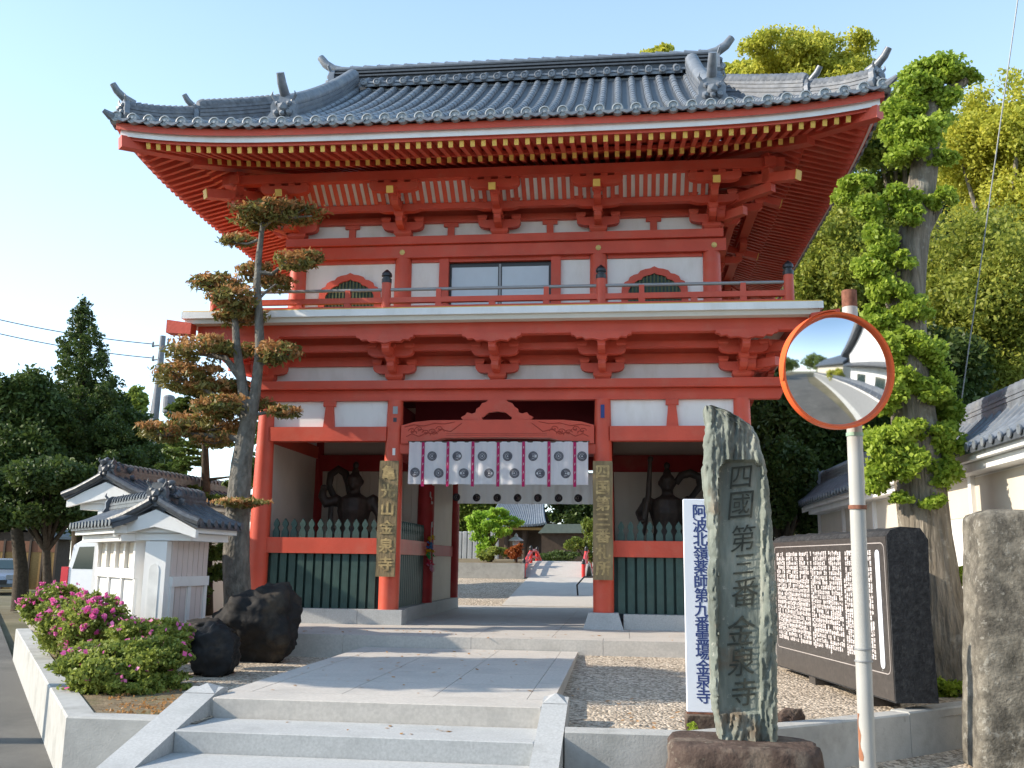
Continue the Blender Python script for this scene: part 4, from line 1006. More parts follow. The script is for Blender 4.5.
# string of folded paper cranes on the second column
t = thing('paper_crane_string', (-1.42, 2.2, .72), 'rainbow string of folded paper cranes hanging beside the passage', 'paper cranes')
cols = [(.75, .5, .02), (.03, .25, .6), (.04, .45, .12), (.75, .05, .12), (.8, .35, .5)]
for k, (c, z) in enumerate(zip([0, 1, 0, 2, 3, 4], (1.22, 1.12, 1.03, .94, .84, .76))):
    b = MB()
    for j in range(10):
        x = -1.36+rg.uniform(-.06, .06); y = 2.2+rg.uniform(-.05, .05); zz = z+rg.uniform(-.05, .05)
        b.add([(x-.04, y, zz+.02), (x, y-.01, zz-.015), (x+.04, y, zz+.02), (x, y+.03, zz), (x, y-.04, zz+.03)], [(0, 1, 3), (1, 2, 3), (1, 4, 3), (0, 1, 4)])
    b.build('crane_cluster', mat('crane paper', cols[c], .7), t)
b = MB(); b.cyl((-1.36, 2.2, .75), (-1.36, 2.2, 1.5), .004, n=5); b.build('thread', 'white', t)
# ------------------------------------------------------------------ trees in front and behind
def tree(name, label, cat, trunk, radii, limbs, fol, bark='bark', group=None, seed=1, jit=.05):
    base = Vector(trunk[0]); t = thing(name, tuple(base), label, cat, group)
    rnd = random.Random(seed); b = MB(); b.tube(trunk, radii, 14, jit, rnd)
    b.build('trunk', bark, t, smooth=60)
    if limbs:
        for pts, ra in limbs: b = MB(); b.tube(pts, ra, 8, jit, rnd); b.build('limb', bark, t, smooth=60)
    for k, (blobs, n_, leaf, m, kw) in enumerate(fol): foliage(kw.pop('pn', 'crown'), blobs, n_, leaf, m, t, seed*10+k, **kw)
    return t
# cloud pruned tree
Yt = -1.3; k = pm(Yt)
def tp(px, py, dy=0): return at(px, py, Y=Yt+dy)
tr = [tp(239, 640), tp(238, 600), tp(236, 560), tp(238, 510), tp(241, 465), tp(248, 425), tp(255, 395), tp(260, 350), tp(259, 315), tp(257, 285), tp(259, 255), tp(261, 238), tp(263, 222)]
tr[0].z = -.3
pads = [(277, 216, 42, 11, .05), (258, 224, 18, 7, .2), (238, 241, 17, 6, .1), (298, 261, 25, 9, -.1), (217, 284, 24, 9, 0), (233, 300, 24, 11, -.15), (240, 318, 24, 8, .1), (256, 272, 17, 9, .2), (276, 284, 18, 7, .2), (203, 350, 31, 11, -.1), (279, 354, 22, 10, -.1), (188, 377, 33, 12, .1), (166, 432, 28, 8, -.05), (206, 425, 34, 12, .1), (222, 405, 26, 8, -.2), (284, 412, 16, 5, -.1), (252, 405, 20, 7, .25), (240, 350, 18, 7, .3), (217, 388, 30, 8, .2), (240, 503, 24, 3.5, -.25), (215, 440, 22, 7, .1)]
PB = []
for px, py, rx_, ry_, dy in pads:
    c = tp(px, py, dy); PB.append((c.x, c.y, c.z, rx_/k*1.1, rx_/k*.8, ry_/k*1.12))
limbs = []
def limb(*pp, r=(.05, .02), dy=0):
    n_ = len(pp); limbs.append(([tp(x, y, dy*i/max(1, n_-1)) for i, (x, y) in enumerate(pp)], list(np.linspace(r[0], r[1], n_))))
limb((247, 420), (243, 390), (237, 350), (235, 320), (234, 300), r=(.09, .03)); limb((262, 228), (272, 220), (298, 217), (312, 216), r=(.03, .012)); limb((258, 240), (248, 244), (232, 242), r=(.025, .01))
limb((257, 272), (272, 274), (285, 264), (300, 260), r=(.035, .015)); limb((236, 320), (226, 300), (212, 288), r=(.03, .012)); limb((241, 378), (225, 358), (200, 354), r=(.06, .02)); limb((259, 365), (270, 360), (282, 356), r=(.04, .015))
limb((247, 420), (225, 400), (195, 385), r=(.05, .02)); limb((246, 440), (220, 436), (190, 434), (165, 434), r=(.05, .015)); limb((252, 415), (265, 413), (285, 413), r=(.03, .01)); limb((240, 505), (225, 506), (215, 505), r=(.02, .008)); limb((240, 505), (255, 504), (262, 503), r=(.02, .008)); limb((262, 225), (250, 220), (243, 214), r=(.02, .01)); limb((258, 300), (268, 290), (276, 284), r=(.02, .01))
tw = MB(); rt_ = random.Random(31)
for (x, y, z, a_, b_, rz) in PB:
    for k_ in range(9):
        an = k_*.7+rt_.uniform(-.3, .3); e_ = rt_.uniform(.6, .95); tw.tube([(x+rt_.uniform(-.03, .03), y, z-rz*.5), (x+a_*e_*.5*math.cos(an), y+b_*e_*.5*math.sin(an), z-rz*.35), (x+a_*e_*math.cos(an), y+b_*e_*math.sin(an), z+rt_.uniform(-.1, .3)*rz)], [.010, .007, .003], 5)
tops = [(x, y, z+rz*.35, a*1.02, b_*1.02, rz*.85) for x, y, z, a, b_, rz in PB]
tree('cloud_pruned_tree', 'tall cloud pruned tree with copper tipped pads beside the left corner of the gate', 'tree', tr, [.19, .175, .165, .155, .135, .11, .075, .065, .058, .052, .045, .038, .03], limbs,
     [(PB, 13000, .038, L_pruned, dict(clumps=26, spread=.30, pn='crown', aspect=2.3)), (tops, 12000, .036, L_tip, dict(clumps=26, spread=.28, pn='young_leaves', aspect=2.0))], 'barkpale', seed=3)
tw.build('twigs', 'barkpale', bpy.data.objects['cloud_pruned_tree'], kind='stuff')
# layered pine behind it
Yp = 1.6; kp = pm(Yp); rg = random.Random(8); bl = []
for j in range(34):
    py = rg.uniform(378, 505); w_ = 14+(py-370)*.26; px = 206+rg.uniform(-1, 1)*w_; c = at(px, py, Y=Yp+rg.uniform(-1, 1)*w_/kp); bl.append((c.x, c.y, c.z, 15/kp, 15/kp, 4.5/kp))
for j in range(14):
    c = at(rg.uniform(180, 235), rg.uniform(505, 600), Y=Yp+rg.uniform(-.6, .6)); bl.append((c.x, c.y, c.z, 14/kp, 14/kp, 8/kp))
b0 = at(208, 600, Y=Yp); b0.z = -.3
tree('layered_conifer', 'small yellow green conifer with flat layers between the white walls and the gate', 'tree', [b0, at(206, 500, Y=Yp), at(204, 385, Y=Yp)], [.12, .08, .02], [([at(206, y, Y=Yp), at(206+s*w_, y-4, Y=Yp)], [.03, .01]) for y, s, w_ in ((400, -1, 14), (430, 1, 20), (455, -1, 28), (480, 1, 30), (420, -1, 18), (440, 1, 22))], [(bl, 34000, .05, L_pine, dict(clumps=12, spread=.3, flat=.6))], 'barkdark', seed=5)
# tall conifer far left and the dark trees around it
def pxb(lst, Y, dep=.9):
    out = []
    for q in lst:
        px, py, a, c_ = q[:4]; dy = q[4] if len(q) > 4 else 0; c = at(px, py, Y=Y+dy); kk = pm(Y+dy); out.append((c.x, c.y, c.z, a/kk, a/kk*dep, c_/kk))
    return out
def gbase(px, Y, z=-.75): c = at(px, 560, Y=Y); return Vector((c.x, c.y, z))
rg = random.Random(2); bl = []
Yc_ = 16.0
for j in range(190):
    u_ = (j+.5)/190; py = 303+(u_**.85)*190; w_ = (2+(py-300)*.52)*rg.uniform(.65, 1.15); a = j*2.4; r_ = .5+.5*rg.random(); sz = 4.5+(py-300)*.035; bl.append((82+math.cos(a)*w_*r_, py+r_*w_*.18, sz*1.15, sz*.8, math.sin(a)*w_*r_/32))
for j in range(20): py = 301+j*9; bl.append((82, py, 4+j*.9, 7, 0))
bt = gbase(82, Yc_)
tree('tall_conifer', 'tall pointed dark conifer rising above the other trees at the far left', 'tree', [bt, at(82, 450, Y=Yc_), at(81, 312, Y=Yc_)], [.28, .18, .03], [], [(pxb(bl, Yc_), 46000, .075, L_dark, dict(clumps=10, spread=.55, shell=.8))], 'barkdark', seed=6)
def massed(label, px0, Y, cpx, cpy, rpx, rpy, nlobe, nleaf, m, leaf, seed, bark='barkdark', name='broadleaf_tree', group='trees at the far left', zb=-.75, th=.25, lean=0, clumps=14, spread=.3, sub=.34):
    kk = pm(Y); c = at(cpx, cpy, Y=Y); base = gbase(px0, Y, zb)
    r = (rpx/kk, rpx/kk*.9, rpy/kk); bl = cx_blobs(c, r, nlobe, seed, sub)
    rnd = random.Random(seed); lim = []
    fork = base.lerp(c, .55)
    for j in range(min(12, len(bl))):
        e = Vector(bl[j][:3]); mid = fork.lerp(e, .5)+Vector((rnd.uniform(-.2, .2), rnd.uniform(-.2, .2), rnd.uniform(0, .3))); lim.append(([fork, mid, e], [th*.5, th*.3, th*.1]))
    return tree(name, label, 'tree', [base, base.lerp(fork, .5)+Vector((rnd.uniform(-.1, .1), 0, 0)), fork, c], [th, th*.8, th*.65, th*.2], lim, [(bl, nleaf, leaf, m, dict(clumps=clumps, spread=spread))], bark, group, seed)
def M_(*a, **k): massed(*a, **k)
M_('dark bushy tree at the left edge, left of the tall conifer', 25, 14, 14, 462, 66, 98, 40, 80000, L_dark, .10, 11, clumps=10, spread=.5)
M_('round dark tree standing right of the tall conifer', 112, 17, 106, 472, 46, 92, 34, 60000, L_dark, .10, 12, clumps=10, spread=.5)
M_('low dark tree over the shed roof at the far left', 50, 12, 48, 500, 78, 50, 34, 60000, L_dark, .09, 13, clumps=10, spread=.5, th=.15)
M_('tree with a bare trunk behind the brown fence', 48, 34, 40, 440, 80, 90, 26, 30000, L_camphordk, .2, 14, clumps=10, spread=.5)
M_('pale distant tree just left of the utility poles', 132, 60, 134, 430, 26, 44, 16, 12000, L_camphordk, .3, 15, group=None, spread=.5)
M_('pale distant tree behind the foot of the utility poles', 165, 48, 160, 465, 30, 44, 16, 14000, L_camphordk, .26, 16, group=None, spread=.5)
CG = 'tall trees behind the right wall'
M_('yellow green tree crown rising above the right side of the gate roof', 800, 15, 800, 96, 112, 62, 40, 90000, L_camphor, .085, 21, 'bark', 'camphor_tree', CG, 0, .38, clumps=10, spread=.4, sub=.23)
M_('yellow green tree at the right edge of the picture behind the vine covered trunk', 1010, 12, 1020, 172, 84, 98, 34, 90000, L_camphor, .08, 22, 'bark', 'camphor_tree', CG, 0, .35, clumps=12, spread=.42)
M_('tuft of yellow tree crown just showing over the gate ridge', 662, 24, 660, 62, 24, 22, 10, 9000, L_camphor, .14, 23, 'bark', 'camphor_tree', CG, 0, .3)
M_('yellow green crown close behind the right end of the gate ridge', 745, 22, 742, 88, 30, 38, 14, 16000, L_camphor, .14, 32, 'bark', 'camphor_tree', CG, 0, .3, spread=.42)
M_('deep green tree under the right eave of the gate', 850, 11, 852, 290, 80, 105, 46, 90000, L_mid, .08, 24, 'bark', 'broadleaf_tree', CG, 0, .3, clumps=10, spread=.5)
M_('deep green tree behind the right wall, right of the vine covered trunk', 985, 9, 992, 325, 88, 125, 60, 100000, L_mid, .075, 25, 'bark', 'broadleaf_tree', CG, 0, .3, clumps=10, spread=.5)
M_('dark tree filling the gap between the gate and the vine covered trunk', 820, 8, 812, 445, 72, 100, 36, 70000, L_dark, .09, 26, 'barkdark', 'broadleaf_tree', CG, 0, .25, clumps=10, spread=.5)
M_('dark tree behind the vine covered trunk, above the wall roof', 920, 8, 925, 410, 80, 80, 36, 60000, L_dark, .09, 27, 'barkdark', 'broadleaf_tree', CG, 0, .25, clumps=10, spread=.5)
M_('small green crown top between the roof corner and the vine', 900, 18, 905, 150, 60, 70, 26, 34000, L_camphordk, .13, 28, 'bark', 'camphor_tree', CG, 0, .3, clumps=12, spread=.45)
M_('low dark evergreen against the right side of the gate', 775, 5, 786, 500, 36, 62, 22, 34000, L_dark, .07, 29, 'barkdark', 'broadleaf_tree', CG, -.2, .12, clumps=10, spread=.5)
M_('dark background tree far behind the right wall', 900, 26, 900, 330, 190, 190, 50, 90000, L_dark, .22, 30, 'barkdark', 'broadleaf_tree', CG, 0, .4, clumps=10, spread=.6)
M_('dark tree hidden mostly behind the left half of the gate', 330, 7.5, 300, 470, 50, 70, 24, 30000, L_dark, .10, 31, 'barkdark', 'broadleaf_tree', None, 0, .2, clumps=10, spread=.5)  # tree added behind the gate to shade the courtyard and close gaps
M_('low dark tree in the courtyard hidden mostly behind the left bay', 390, 9.0, 372, 500, 58, 60, 20, 26000, L_dark, .10, 33, 'barkdark', 'broadleaf_tree', None, .1, .18, clumps=10, spread=.5)  # second hidden tree, added to widen the shade on the courtyard
# unseen pine added at the left, shaped to cast the landing's shadow band
_c = Vector((.1, -4.45, -.13))+SUN/abs(SUN.x)*8.0
tree('added_shade_pine', 'flat crowned pine added out of view at the left to shade the landing', 'tree', [(_c.x-.2, _c.y+.1, -.75), (_c.x+.1, _c.y-.1, 2.2), (_c.x, _c.y, _c.z)], [.16, .13, .07], [], [([(_c.x+dx, _c.y+dy, _c.z+dz, 1.0, .62, .30) for dx, dy, dz in ((0, 0, 0), (.7, .35, .05), (-.7, -.3, .1), (.2, -.55, 0), (-.3, .55, .15), (1.2, -.1, -.1), (.9, .75, 0), (-1.1, .3, .1))], 26000, .10, L_pine, dict(clumps=14, spread=.5, flat=.6))], 'barkdark', None, 90)
# ------------------------------------------------------------------ vine covered trunk
Yv = -3.9; kv = pm(Yv); v_ = lambda x, y, dy=0: at(x, y, Y=Yv+dy)
tr = [v_(950, 715), v_(949, 690), v_(942, 640), v_(934, 590), v_(926, 535), v_(920, 470), v_(912, 410), v_(905, 350), v_(906, 300), v_(914, 240), v_(924, 170), v_(928, 120), v_(932, 80)]
tr[0].z = -.35
rad = [.42, .38, .30, .25, .235, .23, .22, .21, .17, .15, .13, .12, .06]
vb = [(940, 72, 38, 16, .0), (965, 80, 18, 12), (915, 85, 28, 18, -.05), (905, 105, 24, 22, -.1), (925, 130, 34, 20, -.15), (945, 105, 28, 20), (900, 130, 22, 22, -.1), (905, 155, 25, 14, -.15), (940, 160, 20, 10, -.1), (858, 185, 22, 12, -.1), (845, 195, 16, 12), (870, 205, 24, 18, -.15), (905, 195, 22, 14, -.2), (940, 200, 20, 14, -.1), (880, 235, 20, 20, -.2), (905, 215, 20, 14, -.2), (875, 265, 26, 20, -.2), (905, 260, 15, 10, -.3), (890, 290, 24, 18, -.2), (882, 315, 22, 16, -.2), (915, 310, 20, 16, -.2), (895, 345, 26, 20, -.25), (925, 345, 24, 20, -.2), (945, 365, 22, 24, -.1), (900, 385, 26, 18, -.3), (930, 390, 22, 14, -.25), (950, 405, 18, 24), (882, 405, 20, 12, -.2), (885, 445, 28, 24, -.3), (905, 460, 26, 20, -.35), (880, 480, 22, 18, -.25), (895, 435, 26, 16, -.3), (945, 440, 20, 22, -.15), (943, 475, 22, 20, -.2), (930, 500, 16, 9, -.3), (903, 497, 16, 7, -.3), (920, 430, 22, 12, -.25), (958, 610, 9, 14, -.1), (963, 575, 8, 10), (955, 690, 22, 10, -.3), (940, 690, 14, 10, -.4)]
VB = []
for q in vb:
    c = v_(q[0], q[1], (q[4] if len(q) > 4 else 0)); VB.append((c.x, c.y, c.z, q[2]/kv*.74, q[2]/kv*.66, q[3]/kv*.78))
tree('vine_covered_tree', 'cut back old trunk wrapped in bright green leafy vine, behind the black tablet', 'tree', tr, rad,
     [([v_(908, 330), v_(893, 290), v_(880, 255), v_(876, 215), v_(868, 195)], [.13, .11, .10, .08, .05]), ([v_(928, 110), v_(948, 92), v_(966, 80)], [.09, .07, .04]), ([v_(915, 245), v_(928, 225), v_(940, 205)], [.08, .06, .04])],
     [(VB, 80000, .042, L_ivy, dict(clumps=13, spread=.36, pn='vine_leaves', aspect=1.15))], 'bark', seed=31, jit=.10)
# ------------------------------------------------------------------ planter shrubs and rocks
def shrub(label, cpx, cpy, rpx, rpy, Y, n_, pink, seed, name='azalea_bush', dep=.9, lf=.03):
    kk = pm(Y); c = at(cpx, cpy, Y=Y); base = (c.x, c.y, -.25); t = thing(name, base, label, 'shrub', 'azaleas in the planter' if 'azalea' in name else None)
    r = (rpx/kk, rpx/kk*dep, rpy/kk); bl = cx_blobs(c, (r[0]*.8, r[1]*.8, r[2]*.8), 16, seed, .42)+[(c.x, c.y, c.z-.05, r[0]*.7, r[1]*.7, r[2]*.7)]
    b = MB(); rnd = random.Random(seed)
    for j in range(9):
        q = bl[j]; b.tube([(c.x+rnd.uniform(-.05, .05), c.y+rnd.uniform(-.05, .05), -.27), ((c.x+q[0])/2, (c.y+q[1])/2, (q[2]-.1)/2-.1), q[:3]], [.014, .01, .005], 6)
    b.build('stems', 'barkdark', t)
    foliage('leaves', bl, n_, lf, L_azalea, t, seed, clumps=26, spread=.24, shell=.35)
    if pink: foliage('flowers', [(q[0], q[1]-.01, q[2]+.03, q[3]*1.12, q[4]*1.12, q[5]*1.12) for q in bl[:-1]], pink, .042, L_pink, t, seed+50, clumps=12, spread=.10, shell=.12, aspect=1.1)
    return t
shrub('rounded green azalea bush with only a few flowers at the front corner of the planter', 124, 671, 84, 42, -5.15, 44000, 22, 41, lf=.027)
shrub('azalea bush thick with pink flowers left of the white pilaster', 92, 628, 52, 46, -3.7, 22000, 1700, 42, lf=.027)
shrub('pink flowering azalea against the foot of the white pilaster', 150, 636, 50, 26, -4.3, 12000, 90, 43, lf=.027)
shrub('farthest azalea bush, green with scattered pink flowers by the road', 54, 604, 38, 32, -2.2, 16000, 500, 44, lf=.03)
shrub('second azalea bush from the road end, dotted with pink flowers', 66, 622, 44, 38, -3.0, 18000, 1100, 45, lf=.028)
def facet(b, c, r, seed, n_planes=16, nz=.035, bottom=None, cut=.66):
    import bmesh
    rg_ = random.Random(seed); pl = []
    for i in range(n_planes):
        v = Vector((rg_.gauss(0, 1), rg_.gauss(0, 1), rg_.gauss(0, .9))).normalized(); pl.append((v, rg_.uniform(cut, 1.02)))
    bm = bmesh.new(); bmesh.ops.create_icosphere(bm, subdivisions=5, radius=1); vs = []
    for v in bm.verts:
        p = v.co.normalized(); k = min([1.12]+[d_/max(1e-4, n_.dot(p)) for n_, d_ in pl if n_.dot(p) > .05])
        k *= 1+nz*2*noise.noise(p*2.2+Vector((seed, 0, 0)))+nz*noise.noise(p*7+Vector((seed, 3, 0)))+nz*.6*noise.noise(p*18+Vector((seed, 3, 5)))
        z = c[2]+p.z*k*r[2]
        if bottom is not None: z = max(bottom, z)
        vs.append((c[0]+p.x*k*r[0], c[1]+p.y*k*r[1], z))
    b.add(vs, [tuple(q.index for q in f_.verts) for f_ in bm.faces]); bm.free()
from mathutils import noise
def rock(label, cpx, cpy, rpx, rpy, Y, seed, m='blackrock', amp=.28, name='rock', sq=.25, dep=.8, group=None):
    kk = pm(Y); c = at(cpx, cpy, Y=Y); b = MB(); facet(b, c, (rpx/kk*1.12, rpx/kk*dep*1.12, rpy/kk*1.12), seed, 13, .075); o = b.build(name, m, smooth=70, label=label, cat='rock', group=group); return o
foliage('ground_cover', [(A0.x+.45+KD.x*q_+.25*(q_ % .7), A0.y+.45+KD.y*q_, -.25, .3, .3, .015) for q_ in np.linspace(0, 4, 9)]+[(-1.75, -6.35, -.25, .3, .2, .015), (-1.6, -5.9, -.25, .25, .3, .015)], 1500, .022, L_tip, None, 88, kind='stuff')
foliage('fallen_leaves', [(0, -4.2, -.124, 1.15, 2.0, .003), (-.2, -6.7, -.264, 1.0, .25, .003), (0, -1.5, .006, 3.5, .5, .003), (2.2, -5, -.24, 1.0, 1.4, .01), (-2.0, -4.5, -.252, .7, 1.2, .006)], 260, .030, L_tip, None, 89, clumps=60, flat=6, kind='stuff')
RG_ = 'black garden rocks at the foot of the pruned tree'
rock('largest black rock, a tall boulder with a tan streak below, by the pruned tree', 256, 624, 37, 38, -2.7, 21, group=RG_)
rock('front black rock beside the landing, lower than the boulder behind it', 213, 658, 26, 28, -4.0, 17, group=RG_)
rock('long flat black rock on the left, against the white wall foot', 208, 628, 24, 10, -3.5, 5, group=RG_)
rock('small brown stone beside the foot of the stele', 790, 716, 13, 9, -5.9, 9, 'brownrock')
# ------------------------------------------------------------------ plastered walls with tiled roofs
def roofed_wall(p0, p1, zb, ze, half, rise, label, cat='wall', body=.13, oni0=True, oni1=False, post0=False, name='plaster_wall', openings=0, rail=False, planks=False, base=None, step=.16, group=None, gable=True, side=1, bodym=None, kz=1.0):
    p0 = Vector((p0[0], p0[1], 0)); p1 = Vector((p1[0], p1[1], 0)); L = (p1-p0).length; d = (p1-p0)/L; s = Vector((-d.y, d.x, 0))*side
    t = thing(name, (p0.x, p0.y, zb), label, cat, group); T = lambda u, v, z: p0+d*u+s*v+Vector((0, 0, z))
    def bo(b, u0, u1, v0, v1, z0, z1): b.hexa([T(u0, v0, z0), T(u1, v0, z0), T(u1, v1, z0), T(u0, v1, z0), T(u0, v0, z1), T(u1, v0, z1), T(u1, v1, z1), T(u0, v1, z1)])
    zbb = zb
    if base:
        b = MB(); bo(b, -.02, L, -body-.05, body+.05, zb-.3, zb+base); b.build('stone_footing', 'granite', t); zbb = zb+base+.001
    b = MB(); bo(b, 0, L, -body, body, zbb, ze+.02); w0 = b.build('wall_body', (bodym or 'white') if not planks else mat('shade tinted boards', (.66, .58, .55), .75, .3, .04, 3), t)  # boards tinted pink to paint in the shade on this face
    RFK = .63 if openings else .52
    if planks:
        b = MB(); n_ = int(L/.11)
        for i in range(n_):
            for sv in (-1, 1): bo(b, L*i/n_+.006, L*(i+1)/n_-.006, *sorted((sv*(body+.001), sv*(body+.014))), zbb+.05, ze-.06)
        b.build('wall_boards', w0.data.materials[0], t)
    if rail:
        for sv in (-1, 1):
            b = MB(); bo(b, .0, L, *sorted((sv*body, sv*(body+.045))), zbb+(ze-zbb)*RFK, zbb+(ze-zbb)*RFK+.11); b.build('wall_rail', 'white', t)
            n_ = max(2, int(L/.5))
            for i in range(n_+1):
                u = min(L-.04, max(.04, L*i/n_)); b = MB(); bo(b, u-.035, u+.035, *sorted((sv*body, sv*(body+.03))), zbb, zbb+(ze-zbb)*RFK-.001); b.build('wall_post', 'white', t)
    if openings:
        for i in range(openings+1):
            u = .04+(L-.08)*i/openings; b = MB(); bo(b, u-.04, u+.04, body, body+.05, zbb+(ze-zbb)*RFK+.111, ze-.10)
            b.build('wall_post', 'white', t)
        b = MB(); bo(b, .05, L-.05, body-.001, body+.008, zbb+(ze-zbb)*.72, ze-.12); b.build('recess_board', 'cream', t)
    # cornice: two stepped plaster courses
    b = MB(); bo(b, -.06, L+.02, -half*.72, half*.72, ze-.10, ze-.02); b.build('cornice', 'white', t)
    b = MB(); bo(b, -.10, L+.03, -half+.05, half-.05, ze-.015, ze+.075); b.build('cornice', 'white', t)
    if gable:
        b = MB(); b.prism([(-half+.03, ze+.02), (-half*.5, ze+rise*.52), (0, ze+rise-.02), (half*.5, ze+rise*.52), (half-.03, ze+.02), (half-.03, ze-.07), (half*.55, ze-.01), (0, ze+.05), (-half*.55, ze-.01), (-half+.03, ze-.07)], lambda u, v, dd_: T(dd_, u, v), -.17, -.105); b.build('bargeboard', 'white', t)
        b = MB(); b.prism([(-half*.7, ze+.03), (0, ze+rise*.8), (half*.7, ze+.03)], lambda u, v, dd_: T(dd_, u, v), -.09, -.02); b.build('gable', 'white', t)
    # roof
    fz = lambda v: ze+.085+rise*max(0, 1-abs(v)/half)**1.15
    b = MB(); b.loft([[T(u, v, fz(v)) for v in np.linspace(-half, half, 11)]+[T(u, v, fz(v)-.05) for v in np.linspace(half, -half, 11)] for u in (-.19, L+.05)]); rf = b.build('tiled_roof', 'tilejoint', t); TM = 'tiledark' if half > .49 else 'tile'
    b = MB(); n_ = int((L+.2)/step)
    for i in range(n_+1):
        u = -.15+(L+.16)*i/n_
        for sv in (-1, 1):
            b.tube([T(u, sv*v, fz(v)+.012) for v in (half+.01, half*.72, half*.4, .03)], [.036, .034, .032, .03], 8)
            c = T(u, sv*(half+.012), fz(half)+.012); b.cyl(c, c+s*sv*.012, .043, n=10)
    b.build('roof_tiles', TM, rf, smooth=45)
    ridge_strip('roof_ridge', [T(u, 0, fz(0)-.03) for u in np.linspace(-.12, L, 5)], .16, .17, m=TM, par=rf, layers=3, rib=.12)
    if gable:
        b = MB()
        for sv in (-1, 1): b.tube([T(-.2, sv*v, fz(v)+.02) for v in (half+.02, half*.7, half*.35, .05)], .045, 8)
        b.build('verge_tiles', TM, rf, smooth=45)
    if oni0: oni('ridge_end_tile', T(-.16, 0, fz(0)-.02), -d, .62, par=rf, horn=False, m=TM)
    if TM == 'tiledark' and oni0:
        b = MB(); rq = random.Random(int(L*100))
        for i in range(16):
            u = rq.uniform(-.2, .25); v = rq.uniform(-.22, .22); b.blob(T(u, v, fz(v)+.05+.13*(1-abs(v)/.3)+rq.uniform(0, .05)), (rq.uniform(.03, .06),)*3, i, 1, .2)
        b.build('crest_ornament', TM, rf, smooth=50)
    if oni1: oni('ridge_end_tile', T(L+.04, 0, fz(0)-.02), d, .6, par=rf, horn=False, m=TM)
    if post0:
        b = MB(); bo(b, -.10, -.001, -.13, .13, zbb, ze-.11); b.build('pilaster', 'white', t)
        b = MB(); b.prism([(-.06, zbb+.3), (.06, zbb+.3), (.06, ze-.42), (.045, ze-.38), (0, ze-.355), (-.045, ze-.38), (-.06, ze-.42)], lambda u, v, dd_: T(dd_, u, v), -.106, -.101); b.build('sunk_panel', mat('inset plaster', (.74, .74, .72), .8), t)
    return t
AP = Vector((-3.50, -2.93, 0))
roofed_wall((-3.42, -3.0), (-3.37, -2.15), -.25, 1.16, .53, .26, 'pale boarded wall under a tiled roof, running from the white pilaster towards the gate', planks=True, rail=True, post0=True, base=.14)
D2 = Vector((-.68, .73, 0)).normalized()
q1 = Vector((-3.60, -2.86, 0)); q2 = q1+D2*1.75
roofed_wall((q1.x, q1.y), (q2.x, q2.y), -.25, 1.15, .50, .22, 'sunlit white wall with square recesses, behind the azaleas along the road', rail=True, openings=4, oni0=False, side=1, gable=False, oni1=True)
g = at(108, 540, Y=-.6)
roofed_wall((g.x, g.y), (g.x+.35, 3.2), -.25, 1.62, .62, .30, 'white gabled wall end standing behind and left of the nearer one', post0=True, group=None)
# right hand wall
roofed_wall((5.42, 4.3), (5.42, -7.2), -.4, 1.88, .46, .42, 'long white plaster wall with a tiled roof at the right, behind the vine covered trunk', rail=False, base=.5, openings=6, side=-1, body=.14, name='boundary_wall', step=.2)
# ------------------------------------------------------------------ courtyard beyond the passage
def qpx(b, pxs, Y0, Y1, m=None):
    """extrude an outline from depth Y0 to Y1"""
    P0 = [at(x, y, Y=Y0) for x, y in pxs]; n_ = len(P0); b.add(P0+[Vector((p.x, Y1, p.z)) for p in P0], [tuple(range(n_)), tuple(range(2*n_-1, n_-1, -1))]+[(i, i+n_, (i+1) % n_+n_, (i+1) % n_) for i in range(n_)])
zA = at(480, 562, Y=11.6).z
b = MB(); b.box(-9, at(524, 575, Y=11.6).x, 11.6, 11.8, .3, zA-.02); b.build('garden_retaining_wall', 'concrete', label='low pale concrete wall of the pond garden seen left through the passage', cat='garden wall')
sheet('garden_bed', [(-9, 11.79, zA-.04), (-1.0, 11.79, zA-.04), (-1.0, 17, zA+.1), (-9, 17, zA+.1)], 'earth')
# bridge
xl, xr = at(523.8, 575, Y=12).x, at(583.5, 575, Y=12).x
t = thing('arched_bridge', ((xl+xr)/2, 12, .5), 'small arched bridge with bright red railings beyond the passage', 'bridge')
arch = lambda y: .50+.42*math.sin(math.pi*min(1, max(0, (y-12)/5.8)))
b = MB(); ys_ = np.linspace(12, 17.8, 15); b.loft([[(xl-.05, y, arch(y)-.12), (xr+.05, y, arch(y)-.12), (xr+.05, y, arch(y)), (xl-.05, y, arch(y))] for y in ys_]); b.build('bridge_deck', 'paving', t)
for x in (xl, xr):
    for y in (12, 13.9, 15.9, 17.8):
        b = MB(); b.lathe((x, y, arch(y)-.1), [(.05, 0), (.05, .44)], 10); b.cur = 1; b.lathe((x, y, arch(y)-.1), [(.053, .44), (.053, .47), (.04, .49), (.05, .52), (.03, .56), (.005, .59)], 10); b.build('bridge_post', ['redbridge', 'black'], t)
    for h, r_ in ((.40, .045), (.22, .035), (.06, .035)):
        b = MB(); b.tube([(x, y, arch(y)-.1+h) for y in ys_], r_, 8); b.build('bridge_rail', 'redbridge', t)
